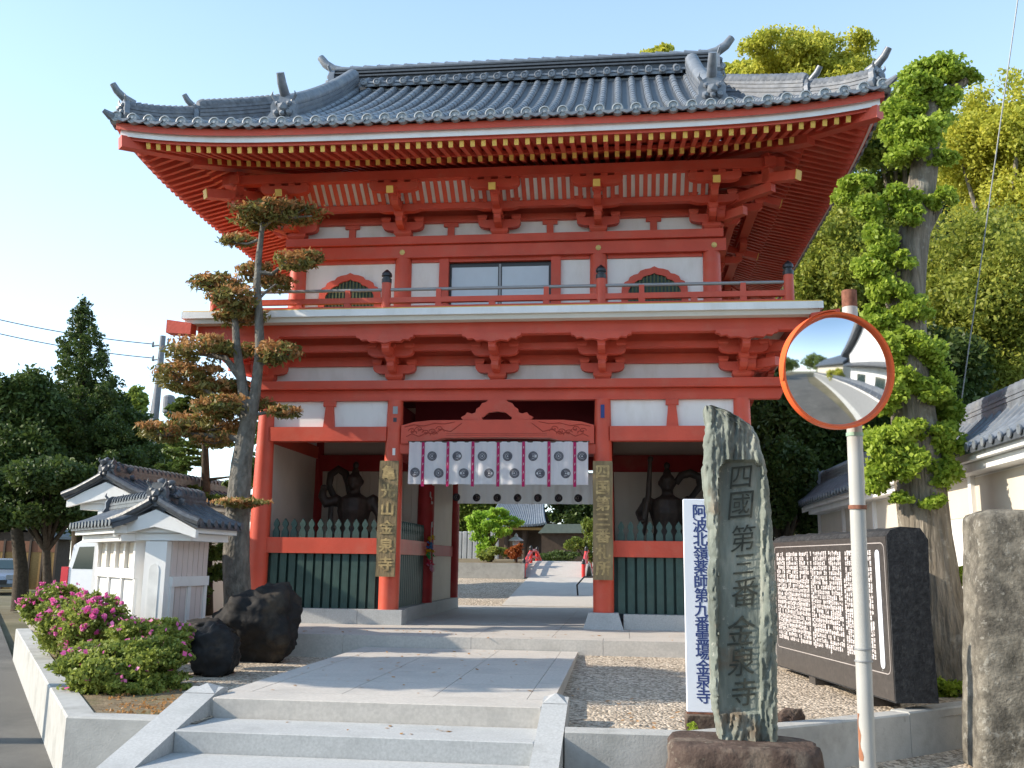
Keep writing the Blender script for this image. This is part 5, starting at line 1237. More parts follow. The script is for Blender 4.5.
# stone slab fence
for i in range(9):
    x = at(452+i*5.2, 540, Y=17).x; b = MB(); b.box(x, x+.15, 17, 17.16, .5, at(460, 531, Y=17).z+.02*math.sin(i*5), .02); b.build('stone_post', 'granite', label='upright pale stone slab in the row of the garden fence', cat='stone post', group='stone slab fence in the garden')
b = MB(); b.box(-5.2, at(462, 540, Y=17.4).x, 17.3, 17.4, .5, 1.35); b.build('garden_screen', 'granite', label='plain stone parapet left of the slab fence in the garden', cat='parapet')
def smalltree(label, lst, Y, n_, m, leaf, seed, name='garden_tree', cat='tree', zb=.45, group=None):
    B_ = pxb(lst, Y); c = np.mean(np.array(B_)[:, :3], 0); base = Vector((c[0], c[1], zb))
    return tree(name, label, cat, [base, base.lerp(Vector(c), .5), Vector(c)], [.07, .05, .03], [([Vector(c)*.5+base*.5, Vector(q[:3])], [.03, .01]) for q in B_[:4]], [(B_, n_, leaf, m, {})], 'barkdark', group, seed)
smalltree('bright yellow green maple glowing in the courtyard beyond the passage', [(488, 520, 14, 10), (500, 528, 14, 8), (480, 530, 10, 12), (510, 522, 12, 6), (486, 542, 10, 8), (474, 518, 8, 8), (494, 512, 14, 5), (484, 550, 7, 7)], 14.5, 9000, L_maple, .06, 51)
smalltree('low yellow green shrub under the bright maple', [(495, 553, 12, 6), (485, 556, 8, 5)], 13.4, 2500, L_azalea, .05, 52, 'garden_shrub', 'shrub')
smalltree('russet orange shrub beside the red bridge', [(514, 553, 8, 5), (518, 548, 6, 4)], 13, 1800, L_red, .045, 53, 'garden_shrub', 'shrub')
smalltree('green clipped tree right of the bridge beyond the passage', [(588, 535, 11, 14), (575, 545, 9, 7), (595, 552, 9, 10)], 15.5, 6000, L_camphordk, .05, 54)
smalltree('low bushes at the far end of the bridge', [(560, 556, 18, 5), (545, 558, 12, 4)], 18.5, 3000, L_dark, .06, 55, 'garden_shrub', 'shrub')
smalltree('dark tree behind the main hall on the right of the passage', [(580, 505, 30, 26), (555, 500, 26, 20), (600, 520, 20, 28), (610, 495, 20, 24), (535, 492, 24, 14), (570, 520, 20, 14)], 31, 22000, L_dark, .12, 56)
smalltree('dark tree left of the hall behind the slab fence', [(462, 510, 24, 26), (480, 502, 22, 18), (455, 525, 14, 16), (500, 498, 18, 12), (470, 525, 16, 16)], 31, 20000, L_camphordk, .12, 57)
# main hall
Yh = 25; kh = pm(Yh)
hc = at(522, 556, Y=Yh).x
t = thing('temple_hall', (hc, Yh, .5), 'dark timber temple hall with a curved grey tiled roof beyond the red bridge', 'hall')
A = lambda x, y, Y=Yh: at(x, y, Y=Y)
zt, ze_ = A(520, 497).z, A(520, 527).z
b = MB(); b.box(A(478, 540).x, A(553, 540).x, Yh+.8, Yh+5, .5, ze_+.2); b.build('hall_body', 'darkwood', t)
for px in (486, 506, 524, 550):
    b = MB(); x = A(px, 540).x; b.cyl((x, Yh+.3, .5), (x, Yh+.3, ze_+.15), .11, n=10); b.build('hall_column', 'darkwood', t)
b = MB(); xL, xR = A(478, 520).x, A(546, 520).x; xm_, w_ = (A(500, 520).x+A(536, 520).x)/2, 0
rw = [(A(494, 500).x, zt), (A(538, 500).x, zt)]
rows = []
for k in range(8):
    u = k/7; z = zt+(ze_-zt)*(1-(1-u)**1.5); x0 = rw[0][0]+(xL-rw[0][0])*u**1.3; x1 = rw[1][0]+(xR-rw[1][0])*u**1.3; y = Yh+2.4-2.6*u
    rows.append([(x0+(x1-x0)*j/12, y, z+.10*abs(j/6-1)**4*u) for j in range(13)])
b.loft(rows, cap=False, closed=False)
rows2 = [[(p[0], 2*(Yh+2.4)-p[1], p[2]) for p in r] for r in rows]; b.loft(rows2, cap=False, closed=False)
hr = b.build('hall_roof', 'tilejoint', t)
b = MB()
for j in range(0, 27):
    ps = []
    for r in rows:
        f_ = j/26*12; i0 = min(11, int(f_)); p = Vector(r[i0]).lerp(Vector(r[i0+1]), f_-i0); ps.append(p+Vector((0, -.02, .05)))
    b.tube(ps, .055, 6)
b.build('hall_tiles', 'tile', hr, smooth=50)
b = MB(); b.box(rw[0][0]-.1, rw[1][0]+.1, Yh+2.2, Yh+2.6, zt-.1, zt+.3); b.build('hall_ridge', 'tile', hr)
b = MB(); b.box(xL, xR, Yh-.1, Yh+.1, ze_-.12, ze_-.02); b.build('eave_board', 'woodfence', t)
# low side building
t = thing('side_building', (A(563, 540, 22).x, 22, .5), 'low dark building with a green grey roof right of the temple hall', 'building')
b = MB(); b.box(A(541, 540, 22).x, A(590, 540, 22).x, 22.2, 25, .5, A(560, 532, 22).z); b.build('building_wall', 'darkwood', t)
b = MB(); qpx(b, [(538, 533), (592, 533), (586, 524), (546, 524)], 22, 25); b.build('building_roof', mat('green grey copper roof', (.12, .15, .13), .6), t)
# lantern
lx = A(516, 545, 14.6); t = thing('stone_lantern', (lx.x, 14.6, .5), 'small stone lantern behind the russet shrub beyond the passage', 'lantern')
h0 = A(516, 535, 14.6).z
b = MB(); b.lathe((lx.x, 14.6, .5), [(.14, 0), (.14, .1), (.07, .14), (.06, h0-.5-.42), (.15, h0-.5-.38), (.15, h0-.5-.34)], 10); b.build('lantern_stem', 'granite', t)
b = MB(); b.lathe((lx.x, 14.6, h0), [(.10, -.34), (.10, -.16)], 6); b.build('fire_box', 'granite', t)
b = MB(); b.lathe((lx.x, 14.6, h0), [(.22, -.17), (.20, -.13), (.06, -.05), (.05, 0), (.01, .06)], 6); b.build('lantern_cap', 'granite', t)
# iron side rail by the path
b = MB(); X_ = lambda px, py: at(px, py, Y=8)
b.tube([X_(578, 604)+Vector((0, .2, 0)), X_(577, 585), X_(584, 577), X_(600, 577)], .02, 8); b.tube([X_(600, 577), X_(600, 603)], .02, 8); b.build('path_rail', 'black', label='low black iron rail beside the path behind the gate', cat='rail')
# ------------------------------------------------------------------ far left: fence, shed, cars, utility poles
Yf = 30; F_ = lambda x, y, Y=Yf: at(x, y, Y=Y)
t = thing('board_fence', (F_(25, 560).x, Yf, -.7), 'brown and yellow board fence at the end of the road, far left', 'fence')
z0_ = -.7; zt_ = F_(25, 541).z; zm = F_(25, 552).z
xa, xb = F_(-60, 560).x, F_(56, 560).x
b = MB(); b.box(xa, xb, Yf, Yf+.06, z0_, zm); b.build('lower_boards', 'woodfence', t)
b = MB(); b.box(xa, xb, Yf-.02, Yf+.05, zm+.003, zt_); b.build('upper_boards', mat('red brown boards', (.17, .07, .035), .8), t)
for i in range(10): 
    x = xa+(xb-xa)*i/9; b = MB(); b.box(x-.05, x+.05, Yf-.09, Yf-.021, z0_, zt_+.06); b.build('fence_post', 'darkwood', t)
t = thing('garden_shed', (F_(12, 560, 33).x, 33, -.7), 'small dark shed with a shallow gabled roof behind the board fence', 'shed')
b = MB(); b.box(F_(-25, 540, 33).x, F_(38, 540, 33).x, 33, 36, -.7, F_(10, 532, 33).z); b.build('shed_wall', 'darkwood', t)
b = MB(); qpx(b, [(-30, 535), (12, 520), (44, 536), (44, 538.5), (12, 523), (-30, 538)], 32.6, 36.4); b.build('shed_roof', 'tilejoint', t)
def car(loc, rz, name, label, body_m, prof, W, wheels, glass, lights, tails):
    """prof: side outline (x,z); wheels: x positions; everything in the car's own frame, nose towards +x"""
    t = thing(name, (0, 0, 0), label, 'car')
    b = MB(); n_ = len(prof); xs = []
    def ringat(v, ins): return [(x+(0 if abs(x) < max(abs(p[0]) for p in prof)*.9 else -math.copysign(ins*.6, x)), v, z-(ins*.5 if z > 1.1 else 0)) for x, z in prof]
    b.loft([ringat(-W/2, .12), ringat(-W/2+.05, .03), ringat(-W/4, 0), ringat(W/4, 0), ringat(W/2-.05, .03), ringat(W/2, .12)]); body = b.build('body', body_m, t, smooth=35)
    for poly in glass:   # side windows
        for sv in (-1, 1):
            b = MB(); b.prism(poly, lambda u, v, d: (u, d, v), *sorted((sv*(W/2-.02), sv*(W/2+.006)))); b.build('side_window', 'glass', t)
    for (x, s_) in [(x, s_) for x in wheels for s_ in (-1, 1)]:
        b = MB(); b.cyl((x, s_*(W/2-.18), .31), (x, s_*(W/2+.01), .31), .31, n=20); wh = b.build('wheel', 'rubber', t)
        b = MB(); b.cyl((x, s_*(W/2+.011), .31), (x, s_*(W/2+.02), .31), .19, n=14); b.build('rim', 'metalgrey', wh)
    return t
sed = [(-2.15, .35), (-2.2, .6), (-2.1, .92), (-1.6, 1.0), (-1.05, 1.38), (-.3, 1.45), (.45, 1.38), (1.1, .98), (1.9, .86), (2.15, .7), (2.2, .4), (2.1, .25), (-2.1, .25)]
sp_ = at(8, 575, Y=27.0)
car1 = car(None, 0, 'parked_car', 'silver grey car parked at the left edge in front of the board fence', 'carpaint', sed, 1.7, (-1.35, 1.35), [[(-1.35, 1.0), (-.98, 1.30), (-.35, 1.37), (-.35, 1.0)], [(-.28, 1.0), (-.28, 1.37), (.42, 1.31), (.92, 1.0)]], None, None)
for (y0, y1) in ((-.8, -.45), (.45, .8)):
    b = MB(); b.box(2.12, 2.205, y0, y1, .58, .76); o = b.build('headlight', 'metalgrey', car1)
b = MB(); b.hexa([(.55, -.68, 1.34), (1.12, -.72, .99), (1.12, .72, .99), (.55, .68, 1.34), (.56, -.68, 1.37), (1.14, -.72, 1.01), (1.14, .72, 1.01), (.56, .68, 1.37)]); b.build('windscreen', 'glass', car1)
b = MB(); b.box(2.18, 2.22, -.5, .5, .36, .55); b.build('grille', 'black', car1)
b = MB(); b.box(2.22, 2.232, -.18, .18, .42, .53); b.build('number_plate', 'white', car1)
car1.location = (sp_.x-.35, sp_.y, -.70); car1.rotation_euler.z = R(-62)
van = [(-2.1, .35), (-2.15, .9), (-2.05, 1.3), (-1.9, 1.9), (-1.7, 2.0), (.9, 2.0), (1.4, 1.55), (1.75, 1.1), (2.0, .95), (2.1, .5), (2.0, .25), (-2.05, .25)]
vp = at(65, 560, Y=10.5)
car2 = car(None, 0, 'parked_van', 'white van parked behind the white walls, its red tail lamp showing', 'vanpaint', van, 1.75, (-1.3, 1.35), [[(-1.88, 1.25), (-1.72, 1.82), (-.9, 1.85), (-.9, 1.25)], [(-.8, 1.25), (-.8, 1.85), (.2, 1.85), (.2, 1.25)], [(.3, 1.25), (.3, 1.85), (.75, 1.8), (1.2, 1.25)]], None, None)
for sv in (-1, 1):
    b = MB(); b.box(-2.19, -1.98, *sorted((sv*.70, sv*.90)), .72, 1.30); b.build('tail_light', 'taillight', car2)
b = MB(); b.hexa([(-2.10, -.7, 1.30), (-1.95, -.68, 1.84), (-1.95, .68, 1.84), (-2.10, .7, 1.30), (-2.125, -.7, 1.30), (-1.975, -.68, 1.84), (-1.975, .68, 1.84), (-2.125, .7, 1.30)]); b.build('rear_window', 'glass', car2)
car2.location = (vp.x+2.05, vp.y+.9, -.70); car2.rotation_euler.z = R(-6)
# utility poles and wires
Yp_ = 21.5; U = lambda x, y, Y=Yp_: at(x, y, Y=Y)
g0 = U(148, 560); t = thing('utility_pole', (g0.x, Yp_, -.7), 'straight utility pole with crossarms left of the gate', 'utility pole', 'utility poles left of the gate')
b = MB(); b.tube([(g0.x, Yp_, -.7), U(150, 470), U(163, 336)], [.17, .16, .11], 12); b.build('pole', 'poleconc', t)
for y in (346, 360):
    b = MB(); b.cyl(U(152, y), U(163, y-1), .035, n=8); ar = b.build('crossarm', 'metalgrey', t)
    b = MB(); p = U(153, y); b.lathe(p, [(.05, -.04), (.05, .04), (.03, .08), (.05, .12), (.02, .18)], 8); b.build('insulator', 'poleconc', ar)
b = MB(); b.cyl(U(162, 347), U(173, 344), .03, n=8); b.build('crossarm', 'metalgrey', t)
for x in (168, 173): b = MB(); p = U(x, 345); b.lathe(p, [(.04, 0), (.05, .1), (.03, .15), (.05, .22), (.02, .28)], 8); b.build('insulator', 'poleconc', t)
b = MB(); p = U(168, 413); b.lathe((p.x, p.y, p.z), [(.2, 0), (.22, .05), (.22, .62), (.18, .68), (.05, .72)], 14); b.build('transformer', 'poleconc', t)
g1 = at(136, 560, Y=22.5); t = thing('utility_pole', (g1.x, 22.5, -.7), 'leaning utility pole propped against the straight one', 'utility pole', 'utility poles left of the gate')
b = MB(); b.tube([(g1.x, 22.5, -.7), at(146, 460, Y=22), at(161, 362, Y=21.8)], [.15, .14, .1], 12); b.build('pole', 'poleconc', t)
b = MB(); b.lathe(U(140, 468), [(.12, 0), (.14, .3), (.1, .34)], 10); b.build('cable_box', 'metalgrey', t)
def wire(name, p, q, sag, r_, label, m='black'):
    b = MB(); pts = [Vector(p).lerp(Vector(q), i/24)-Vector((0, 0, sag*4*(i/24)*(1-i/24))) for i in range(25)]; b.tube(pts, r_, 6); return b.build(name, m, label=label, cat='wire')
wire('overhead_wire', U(153, 344), at(-90, 296, Y=18), .25, .018, 'upper overhead wire running to the left edge from the pole')
wire('overhead_wire', U(153, 358), at(-90, 310, Y=18), .25, .018, 'lower overhead wire running to the left edge from the pole')
wire('guy_wire', at(958, 425, Y=3.5), at(1022, -30, Y=1), .0, .010, 'thin pale wire slanting across the trees at the right', 'metalgrey')
# ------------------------------------------------------------------ stele
Ys = -7.15; q_ = lambda x, y, Y=Ys: at(x, y, Y=Y)
Lpx = [(405, 706), (454, 706.5), (469, 703.5), (488, 705), (513, 708.5), (533, 710.5), (553, 711), (587, 710), (626, 711), (666, 712), (705, 713.5), (735, 719), (746, 720)]
Rpx = [(405, 713), (412, 733), (425, 754), (440, 761), (455, 765), (468, 767), (490, 770), (520, 773), (545, 775), (560, 776), (590, 777), (620, 778), (650, 778), (680, 778.5), (710, 779), (728, 779), (746, 779)]
t = thing('stone_stele', (q_(745, 746).x, Ys, q_(745, 746).z), 'tall rough green stone stele with carved brush characters on a brown rock base', 'stele')
from mathutils import noise
b = MB(); NR, NC = 150, 44; rings = []
panel = lambda px, py: (719 < px < 763+(py-462)*-.01 and 470-abs(px-741)*.0 < py < 712) or (460 < py <= 470 and (px-741)**2/22**2+(py-472)**2/14**2 < 1)
for i in range(NR+1):
    py = 405+(746-405)*i/NR; l_ = np.interp(py, [a[0] for a in Lpx], [a[1] for a in Lpx]); r_ = np.interp(py, [a[0] for a in Rpx], [a[1] for a in Rpx])
    l_ += 2.2*noise.noise(Vector((0, py*.06, 3)))+1.2*noise.noise(Vector((0, py*.25, 1))); r_ += 2*noise.noise(Vector((5, py*.05, 3)))+1.2*noise.noise(Vector((7, py*.22, 1)))
    front = []
    for j in range(NC+1):
        px = l_+(r_-l_)*j/NC; e = min(1, min(j, NC-j)/4)
        dp = .030*noise.noise(Vector((px*.09, py*.018, 1)))+.018*noise.noise(Vector((px*.3, py*.06, 4)))+.01*noise.noise(Vector((px*.6, py*.2, 8)))
        y = Ys+.05*(1-e)**2+dp*1.3
        if panel(px, py): y = Ys+.045+.003*noise.noise(Vector((px*.3, py*.1, 2)))
        p = at(px, py, Y=Ys); front.append(Vector((p.x, y, p.z)))
    back = []
    for j in range(NC, -1, -4):
        p = front[j]; back.append(Vector((p.x, Ys+.20+.04*math.sin(math.pi*j/NC)+.02*noise.noise(Vector((p.x*6, p.z*4, 9))), p.z)))
    rings.append(front+back)
rings = rings[::-1]
b.loft(rings); st = b.build('stone', 'stele', t, smooth=60)
b = MB()
for ch, px, py, s_ in (('四', 741, 477, .155), ('國', 741, 505, .175), ('第', 743, 538, .16), ('三', 744, 564, .14), ('番', 745, 592, .17), ('金', 741, 630, .175), ('泉', 742, 661, .17), ('寺', 744, 692, .16)):
    p = at(px, py, Y=Ys+.032); vs, fs = glyph(ch)
    b.add([(p.x+v[0]*s_*.95+v[1]*s_*.12, Ys+.034, p.z+v[1]*s_*1.05+v[0]*s_*.1) for v in vs], fs)
b.build('carved_lettering', 'carve', t)
# base rock
c = q_(747, 764, -7.15); b = MB(); zt3 = at(745, 741, Y=-7.15).z; xa3, xb3 = at(668, 745, Y=-7.3).x, at(824, 745, Y=-7.3).x; rings = []
for i_, (f_, z_) in enumerate(((1.10, -.72), (1.08, -.55), (1.03, -.42), (1.0, -.32), (.97, zt3-.035), (.93, zt3-.008), (.86, zt3), (.4, zt3+.004), (.02, zt3+.004))):
    ring = []
    for j in range(64):
        a = 2*math.pi*j/64; ca_, sa_ = math.cos(a), math.sin(a); e_ = 1/((abs(ca_)**4.5+abs(sa_)**4.5)**(1/4.5))
        p = Vector(((xa3+xb3)/2+ca_*e_*(xb3-xa3)/2*f_, -7.12+sa_*e_*.30*f_, z_)); nn = .035*noise.noise(p*5)+.018*noise.noise(p*14); ring.append(p+Vector((ca_*nn, sa_*nn, (nn*.25 if i_ > 4 else 0))))
    rings.append(ring)
b.loft(rings); o = b.build('stele_base', 'brownrock', t, smooth=70)
zb_ = q_(745, 742).z
b = MB(); pr = [(q_(672, 744).x, 0), (q_(690, 737).x, 0)]
# ------------------------------------------------------------------ white enamel sign
Ysn = -6.32; q_ = lambda x, y: at(x, y, Y=Ysn)
p0, p1 = q_(687, 712), q_(720, 712); zt2 = q_(686, 499).z
t = thing('white_sign_board', (p0.x+.13, Ysn, p0.z-.1), 'narrow upright white board with dark blue characters beside the stele', 'sign')
b = MB(); b.box(p0.x, p1.x, Ysn, Ysn+.05, p0.z, zt2, .004); b.build('board', 'signwhite', t)
b = MB(); write(b, '阿波北嶺薬師第九番霊場金泉寺', (q_(701.2, 504).x-.012, Ysn-.0015, q_(703, 504.6).z), (1, 0, 0), (0, 0, -1), .100, (q_(703, 504.6).z-q_(703, 703.4).z)/14, bold=.0022); b.build('lettering', 'blue', t)
b = MB(); b.box(p0.x-.01, p1.x+.03, Ysn-.02, Ysn+.14, p0.z-.13, p0.z-.012, .01); b.build('footing', 'brownrock', t)
b = MB(); b.box(p0.x, p1.x, Ysn-.004, Ysn+.054, p0.z-.0115, p0.z-.0005); b.build('lower_trim', 'rust', t)
c = q_(692, 722); foliage('weed', [(c.x, Ysn-.08, p0.z-.12, .03, .03, .06)], 60, .035, L_ivy, None, 77, label='small green weed at the foot of the white sign board', cat='weed')
# ------------------------------------------------------------------ black tablet
N_ = Vector((3.84, -5.5, 0)); Fa = Vector((3.36, -2.85, 0)); d = (Fa-N_).normalized(); nrm = Vector((-d.y, d.x, 0))   # points to the path (-x)
if nrm.x > 0: nrm = -nrm
Lt = (Fa-N_).length; zb_, zt_ = -.155, 1.16; th = .34
t = thing('stone_tablet', (N_.x, N_.y, -.32), 'wide black stone tablet covered with rows of small pale writing, on black feet', 'stone tablet')
T = lambda u, v, z: N_+d*u-nrm*v+Vector((0, 0, z))
def bo(b, u0, u1, v0, v1, z0, z1): b.hexa([T(u0, v0, z0), T(u1, v0, z0), T(u1, v1, z0), T(u0, v1, z0), T(u0, v0, z1), T(u1, v0, z1), T(u1, v1, z1), T(u0, v1, z1)])
b = MB(); NU, NZ = 26, 16
rgd = random.Random(6)
rr_ = []
for i in range(NU+1):
    u = Lt*i/NU; ring = [T(u, 0.001, zb_), T(u, 0.001, zt_-.04)]
    ring += [T(u, .03, zt_-.005+rgd.uniform(-.004, .004)), T(u, .12, zt_+.02+rgd.uniform(-.006, .012)), T(u, th-.06, zt_+.02+rgd.uniform(-.012, .012)), T(u, th, zt_-.06+rgd.uniform(-.02, .01)), T(u, th+rgd.uniform(-.02, .02), zt_-.6), T(u, th+rgd.uniform(-.02, .01), zb_)]
    rr_.append(ring)
b.loft(rr_); b.build('tablet_block', 'blackrough', t, smooth=30)
b = MB(); bo(b, .012, Lt-.012, -.004, .0, zb_+.012, zt_-.05); b.build('polished_face', 'blackstone', t)
def frame(b, u0, u1, z0, z1, w_, dy, r_=.06):
    pts = []
    for cx_, cz_, a0 in ((u1-r_, z1-r_, 0), (u0+r_, z1-r_, 90), (u0+r_, z0+r_, 180), (u1-r_, z0+r_, 270)):
        for k in range(5): a = R(a0+k*22.5); pts.append((cx_+r_*math.cos(a), cz_+r_*math.sin(a), math.cos(a), math.sin(a)))
    n_ = len(pts); vs = [T(x, dy, z) for x, z, a, c in pts]+[T(x-a*w_, dy, z-c*w_) for x, z, a, c in pts]; b.add(vs, [(i, (i+1) % n_, n_+(i+1) % n_, n_+i) for i in range(n_)])
b = MB(); frame(b, .045, Lt-.045, .045, zt_-.095, .008, -.0055); b.build('incised_border', mat('incised line', (.36, .33, .32), .8), t)
b = MB(); rg = random.Random(4)
ncol = 56; u_ = .30; step_u = (Lt-.30-.10)/ncol
for c_ in range(ncol):
    u0 = .29+step_u*c_; z = zt_-.16
    if c_ in (14, 33): continue
    if c_ % 9 == 4: z -= rg.uniform(.05, .3)
    while z > .13:
        s_ = .034
        if rg.random() < .93:
            k = rg.randint(5, 7)
            for q in range(k):
                x = u0+rg.uniform(.1, .55)*step_u; zz = z-rg.uniform(0, s_); 
                if rg.random() < .55: b.add([T(u0+.003, -.0058, zz), T(u0+step_u*.82, -.0058, zz), T(u0+step_u*.82, -.0058, zz+.008), T(u0+.003, -.0058, zz+.008)], [(0, 1, 2, 3)])
                else: b.add([T(x, -.0060, z-s_), T(x+.008, -.0060, z-s_), T(x+.008, -.0060, z), T(x, -.0060, z)], [(0, 1, 2, 3)])
        z -= s_*1.28
b.build('incised_writing', 'mark', t)
b = MB(); pts = []
for k in range(9): a = R(k*22.5); pts.append((.175+.038*math.cos(a), zt_-.19+.038*math.sin(a)))
for k in range(9): a = R(180+k*22.5); pts.append((.175+.038*math.cos(a), .12+.038*math.sin(a)))
b.prism(pts, lambda u, v, dd_: T(u, dd_, v), -.0075, -.005); pz = b.build('title_strip', 'signwhite', t)
b = MB()
for k in range(22):
    z = zt_-.19-k*.042
    for q in range(4): x = .175+rg.uniform(-.012, .008); zz = z-rg.uniform(0, .028); b.add([T(x, -.0082, zz), T(x+rg.choice([.004, .016]), -.0082, zz), T(x+.014, -.0082, zz+.004), T(x, -.0082, zz+.004)], [(0, 1, 2, 3)])
b.build('title_writing', 'metalgrey', pz)
for u in (.55, 1.7):
    b = MB(); bo(b, u, u+.16, .02, th-.05, -.45, zb_-.001); b.build('tablet_foot', 'blackstone', t)
# ------------------------------------------------------------------ rough stone pillar
Yr = -6.1; q_ = lambda x, y: at(x, y, Y=Yr)
b = MB(); x0 = q_(985, 757).x; xt = q_(985, 520).x; zt_ = q_(1000, 509).z; NR = 46; rings = []
for i in range(NR+1):
    f_ = i/NR; z = -.52+(zt_-.06+.52)*f_; xa = x0-.03+(xt-x0)*f_; w_ = .50-.03*f_; dpt = .42; ring = []
    for j in range(40):
        a = j/10; k = int(a); s_ = a-k
        p = [(s_*w_, 0), (w_, s_*dpt), (w_-s_*w_, dpt), (0, dpt-s_*dpt)][k]
        x = xa+p[0]+.05*(p[1]/dpt)*(-1.0)*0; y = Yr+p[1]; nn = .014*noise.noise(Vector((x*5, y*5, z*4)))+.007*noise.noise(Vector((x*16, y*16, z*12))); cxx, cyy = xa+w_/2, Yr+dpt/2
        cr_ = .022*max(0, 1-min(s_, 1-s_)*9)
        dv = Vector((x-cxx, y-cyy, 0)).normalized(); ring.append(Vector((x, y, z))+dv*(nn-cr_))
    rings.append(ring)
cxx, cyy = rings[-1][0].lerp(rings[-1][20], .5).x, rings[-1][0].lerp(rings[-1][20], .5).y
for sc, dz in ((.92, .03), (.6, .06), (.1, .07)): rings.append([Vector((cxx+(p.x-cxx)*sc, cyy+(p.y-cyy)*sc, zt_-.06+dz)) for p in rings[NR]])
b.loft(rings); b.build('stone_pillar', 'pillar', smooth=55, label='thick lichened square stone pillar at the right edge', cat='pillar')
# weeds along the kerb
for px, py, lab in ((858, 745, 'tuft of grass against the kerb left of the other tuft'), (948, 744, 'tiny tuft of grass against the kerb near the stone pillar')):
    c = at(px, py, Z=-.5); foliage('grass_tuft', [(c.x, c.y, -.47, .07, .05, .03)], 70, .03, L_azalea, None, px, label=lab, cat='weed')
# ------------------------------------------------------------------ road mirror
Mc = at(837.5, 370.5, Y=-8); n0 = Vector((.245, -.965, -.085)).normalized(); mu = Vector((-n0.y, n0.x, 0)).normalized(); mv = n0.cross(mu).normalized()
if mv.z < 0: mv = -mv
if mu.x < 0: mu = -mu
t = thing('traffic_mirror', (at(866, 768, Y=-7.84).x, -7.84, -.7), 'round convex road mirror with an orange rim on a pale grey pole', 'mirror')
pole_b = at(869, 800, Y=-7.84); pole_t = at(849, 291, Y=-7.84)
dirp = (pole_t-pole_b).normalized(); pb = pole_t-dirp*((pole_t.z+.72)/dirp.z)
b = MB(); b.cyl(pb, pole_t-dirp*.10, .043, n=18); b.build('pole', 'polegrey', t, smooth=True)
b = MB(); b.cyl(pole_t-dirp*.0995, pole_t, .043, n=18); b.build('pole_top', 'rust', t, smooth=True)
for f_, m_, r_, h in ((.60, 'rust', .050, .022), (.73, mat('green tape', (.30, .45, .35), .6), .0475, .02), (.36, 'metalgrey', .0485, .008), (.34, 'metalgrey', .0485, .008)):
    p = pb+dirp*((pole_t-pb).length*f_); b = MB(); b.cyl(p, p+dirp*h, r_, n=18); b.build('pole_band', m_, t, smooth=True)
p = pb+dirp*.55
b = MB(); rr_ = []
for i in range(12):
    w_ = .012+.012*math.sin(i*1.3)*.5; pp = p+dirp*(.02+i*.022); a0 = R(150+i*3); rr_.append([pp+Vector((math.cos(a0+k*w_/.047*1.2)*.0442, -abs(math.sin(a0+k*w_/.047*1.2))*.0442, 0)) for k in (-1, -.3, .3, 1)])
b.loft(rr_, cap=False, closed=False); b.build('rust_streak', 'orange' if False else mat('rust streak', (.30, .13, .07), .9), t)
Rm = .318; bulge = .060; b = MB()
rings = []
for i in range(0, 25):
    r_ = Rm*i/24 if i else .001; hgt = bulge*(1-(r_/Rm)**2); rings.append([Mc+mu*r_*math.cos(2*math.pi*j/72)+mv*r_*math.sin(2*math.pi*j/72)+n0*hgt for j in range(72)])
b.loft(rings, cap=False)
mm = bpy.data.materials.new('mirror surface'); mm.use_nodes = True; bs = mm.node_tree.nodes['Principled BSDF']; bs.inputs['Metallic'].default_value = 1; bs.inputs['Roughness'].default_value = .06; bs.inputs['Base Color'].default_value = (.86, .88, .90, 1)
b.build('mirror_glass', mm, t, smooth=True)
b = MB(); n_ = 72; rings = []
for j in range(n_):
    a = 2*math.pi*j/n_; e = mu*math.cos(a)+mv*math.sin(a); rings.append([Mc+e*(Rm-.004)+n0*.004, Mc+e*(Rm-.002)+n0*.022, Mc+e*(Rm+.012)+n0*.024, Mc+e*(Rm+.014)-n0*.03, Mc+e*(Rm-.01)-n0*.04])
rings.append(rings[0]); b.loft(rings, cap=False); b.build('mirror_rim', 'orange', t, smooth=40)
b = MB(); b.loft([[Mc+(mu*math.cos(2*math.pi*j/48)+mv*math.sin(2*math.pi*j/48))*r_-n0*dd_ for j in range(48)] for r_, dd_ in ((Rm, .03), (Rm*.85, .07), (Rm*.4, .09), (.01, .095))]); b.build('mirror_back', 'orange', t, smooth=True)
b = MB(); rings = []
for j in range(41):
    a = R(92+100*j/40); e = mu*math.cos(a)+mv*math.sin(a); k = math.sin(math.pi*j/40)**.6; rings.append([Mc+e*(Rm+.013)-n0*.03, Mc+e*(Rm+.020)+n0*(.02+.05*k), Mc+e*(Rm+.017)+n0*(.02+.05*k), Mc+e*(Rm+.010)-n0*.03])
b.loft(rings); b.build('mirror_hood', 'orange', t, smooth=40)
b = MB(); q = Mc-n0*.09; pp = pb+dirp*((q.z-pb.z)/dirp.z); b.cyl(q, pp, .022, n=10); b.box(pp.x-.06, pp.x+.06, pp.y-.055, pp.y+.055, pp.z-.03, pp.z+.03); b.build('bracket', 'metalgrey', t)
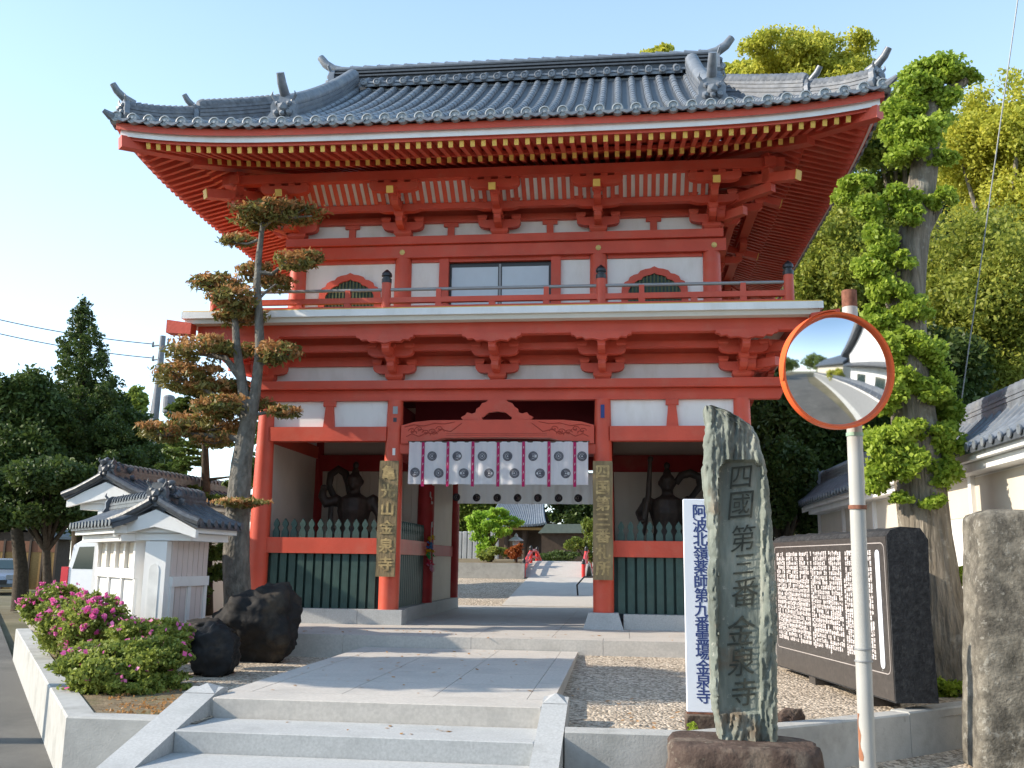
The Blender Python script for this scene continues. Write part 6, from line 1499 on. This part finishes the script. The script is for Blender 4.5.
# ------------------------------------------------------------------ across the road (seen in the mirror)
t = thing('white_house', (13, -10, -.7), 'white walled house with a grey gabled roof across the road, seen in the road mirror', 'house')
b = MB(); b.box(9.6, 18, -14, -6, -.7, 4.2); b.build('house_wall', 'white', t)
b = MB(); b.prism([(-15, 3.9), (-10, 7.0), (-5, 3.9), (-5, 4.25), (-10, 7.4), (-15, 4.25)], lambda u, v, d_: (d_, u, v), 8.9, 18.6); b.build('house_roof', 'tilejoint', t)
b = MB(); b.prism([(-14, 4.2), (-10, 6.7), (-6, 4.2)], lambda u, v, d_: (d_, u, v), 9.65, 17.9); b.build('gable', 'white', t)
b = MB(); b.hexa([(8.7, -14.6, 2.7), (9.59, -14.6, 2.7), (9.59, -5.4, 2.7), (8.7, -5.4, 2.7), (8.7, -14.6, 2.8), (9.59, -14.6, 3.2), (9.59, -5.4, 3.2), (8.7, -5.4, 2.8)]); b.build('pent_roof', 'tilejoint', t)
for y in (-12.8, -10.3, -7.8): b = MB(); b.box(9.52, 9.599, y, y+1.2, .8, 2.0); b.build('window', 'glass', t)
roofed_wall((6.9, -8.5), (15, -46), -.7, 1.0, .3, .22, 'grey wall with a tiled coping along the far side of the road, seen in the mirror', name='boundary_wall', openings=0, side=-1, step=.6, base=.3, bodym='metalgrey')
t = thing('long_house', (16, -26, -.7), 'grey roofed house further along the road, seen in the road mirror', 'house')
b = MB(); b.box(12.6, 19, -34, -19, -.7, 3.6); b.build('house_wall', 'cream', t)
b = MB(); b.prism([(11.7, 3.5), (15.8, 6.2), (19.9, 3.5), (19.9, 3.8), (15.8, 6.6), (11.7, 3.8)], lambda u, v, d_: (u, d_, v), -35, -18); b.build('house_roof', 'tilejoint', t)
rgm = random.Random(12)
for i, (x, y, r_, lab) in enumerate(((10.0, -18, 1.6, 'yellow green tree between the two houses seen in the mirror'), (-12, -24, 3.5, 'nearest roadside tree on the left in the road mirror'), (-8.5, -36, 4.5, 'second roadside tree from the near end in the road mirror'), (-4.5, -48, 5.5, 'third roadside tree from the near end in the road mirror'), (0, -62, 6.5, 'fourth roadside tree from the near end in the road mirror'), (5, -80, 8.0, 'farthest roadside tree on the left in the road mirror'), (24, -85, 11.0, 'big dark tree at the far bend of the road in the mirror'), (26, -58, 8.0, 'dark tree behind the long house seen in the mirror'))):
    B_ = cx_blobs((x, y, r_*.9), (r_, r_, r_*.9), 14, 60+i); tree('roadside_tree', lab, 'tree', [(x, y, -.7), (x, y, r_*.5), (x, y, r_*1.0)], [.25, .2, .08], [], [(B_, 12000, .05*r_+.05, L_camphor if i == 0 else L_camphordk, {})], 'barkdark', 'roadside trees across the road', 60+i)
c2 = dup(car1, (-4.2, -24.5, -.70), R(112), label='silver car standing on the other side of the road, seen in the mirror', cat='car')
# fallen details: drain marks on the wall lamp etc.
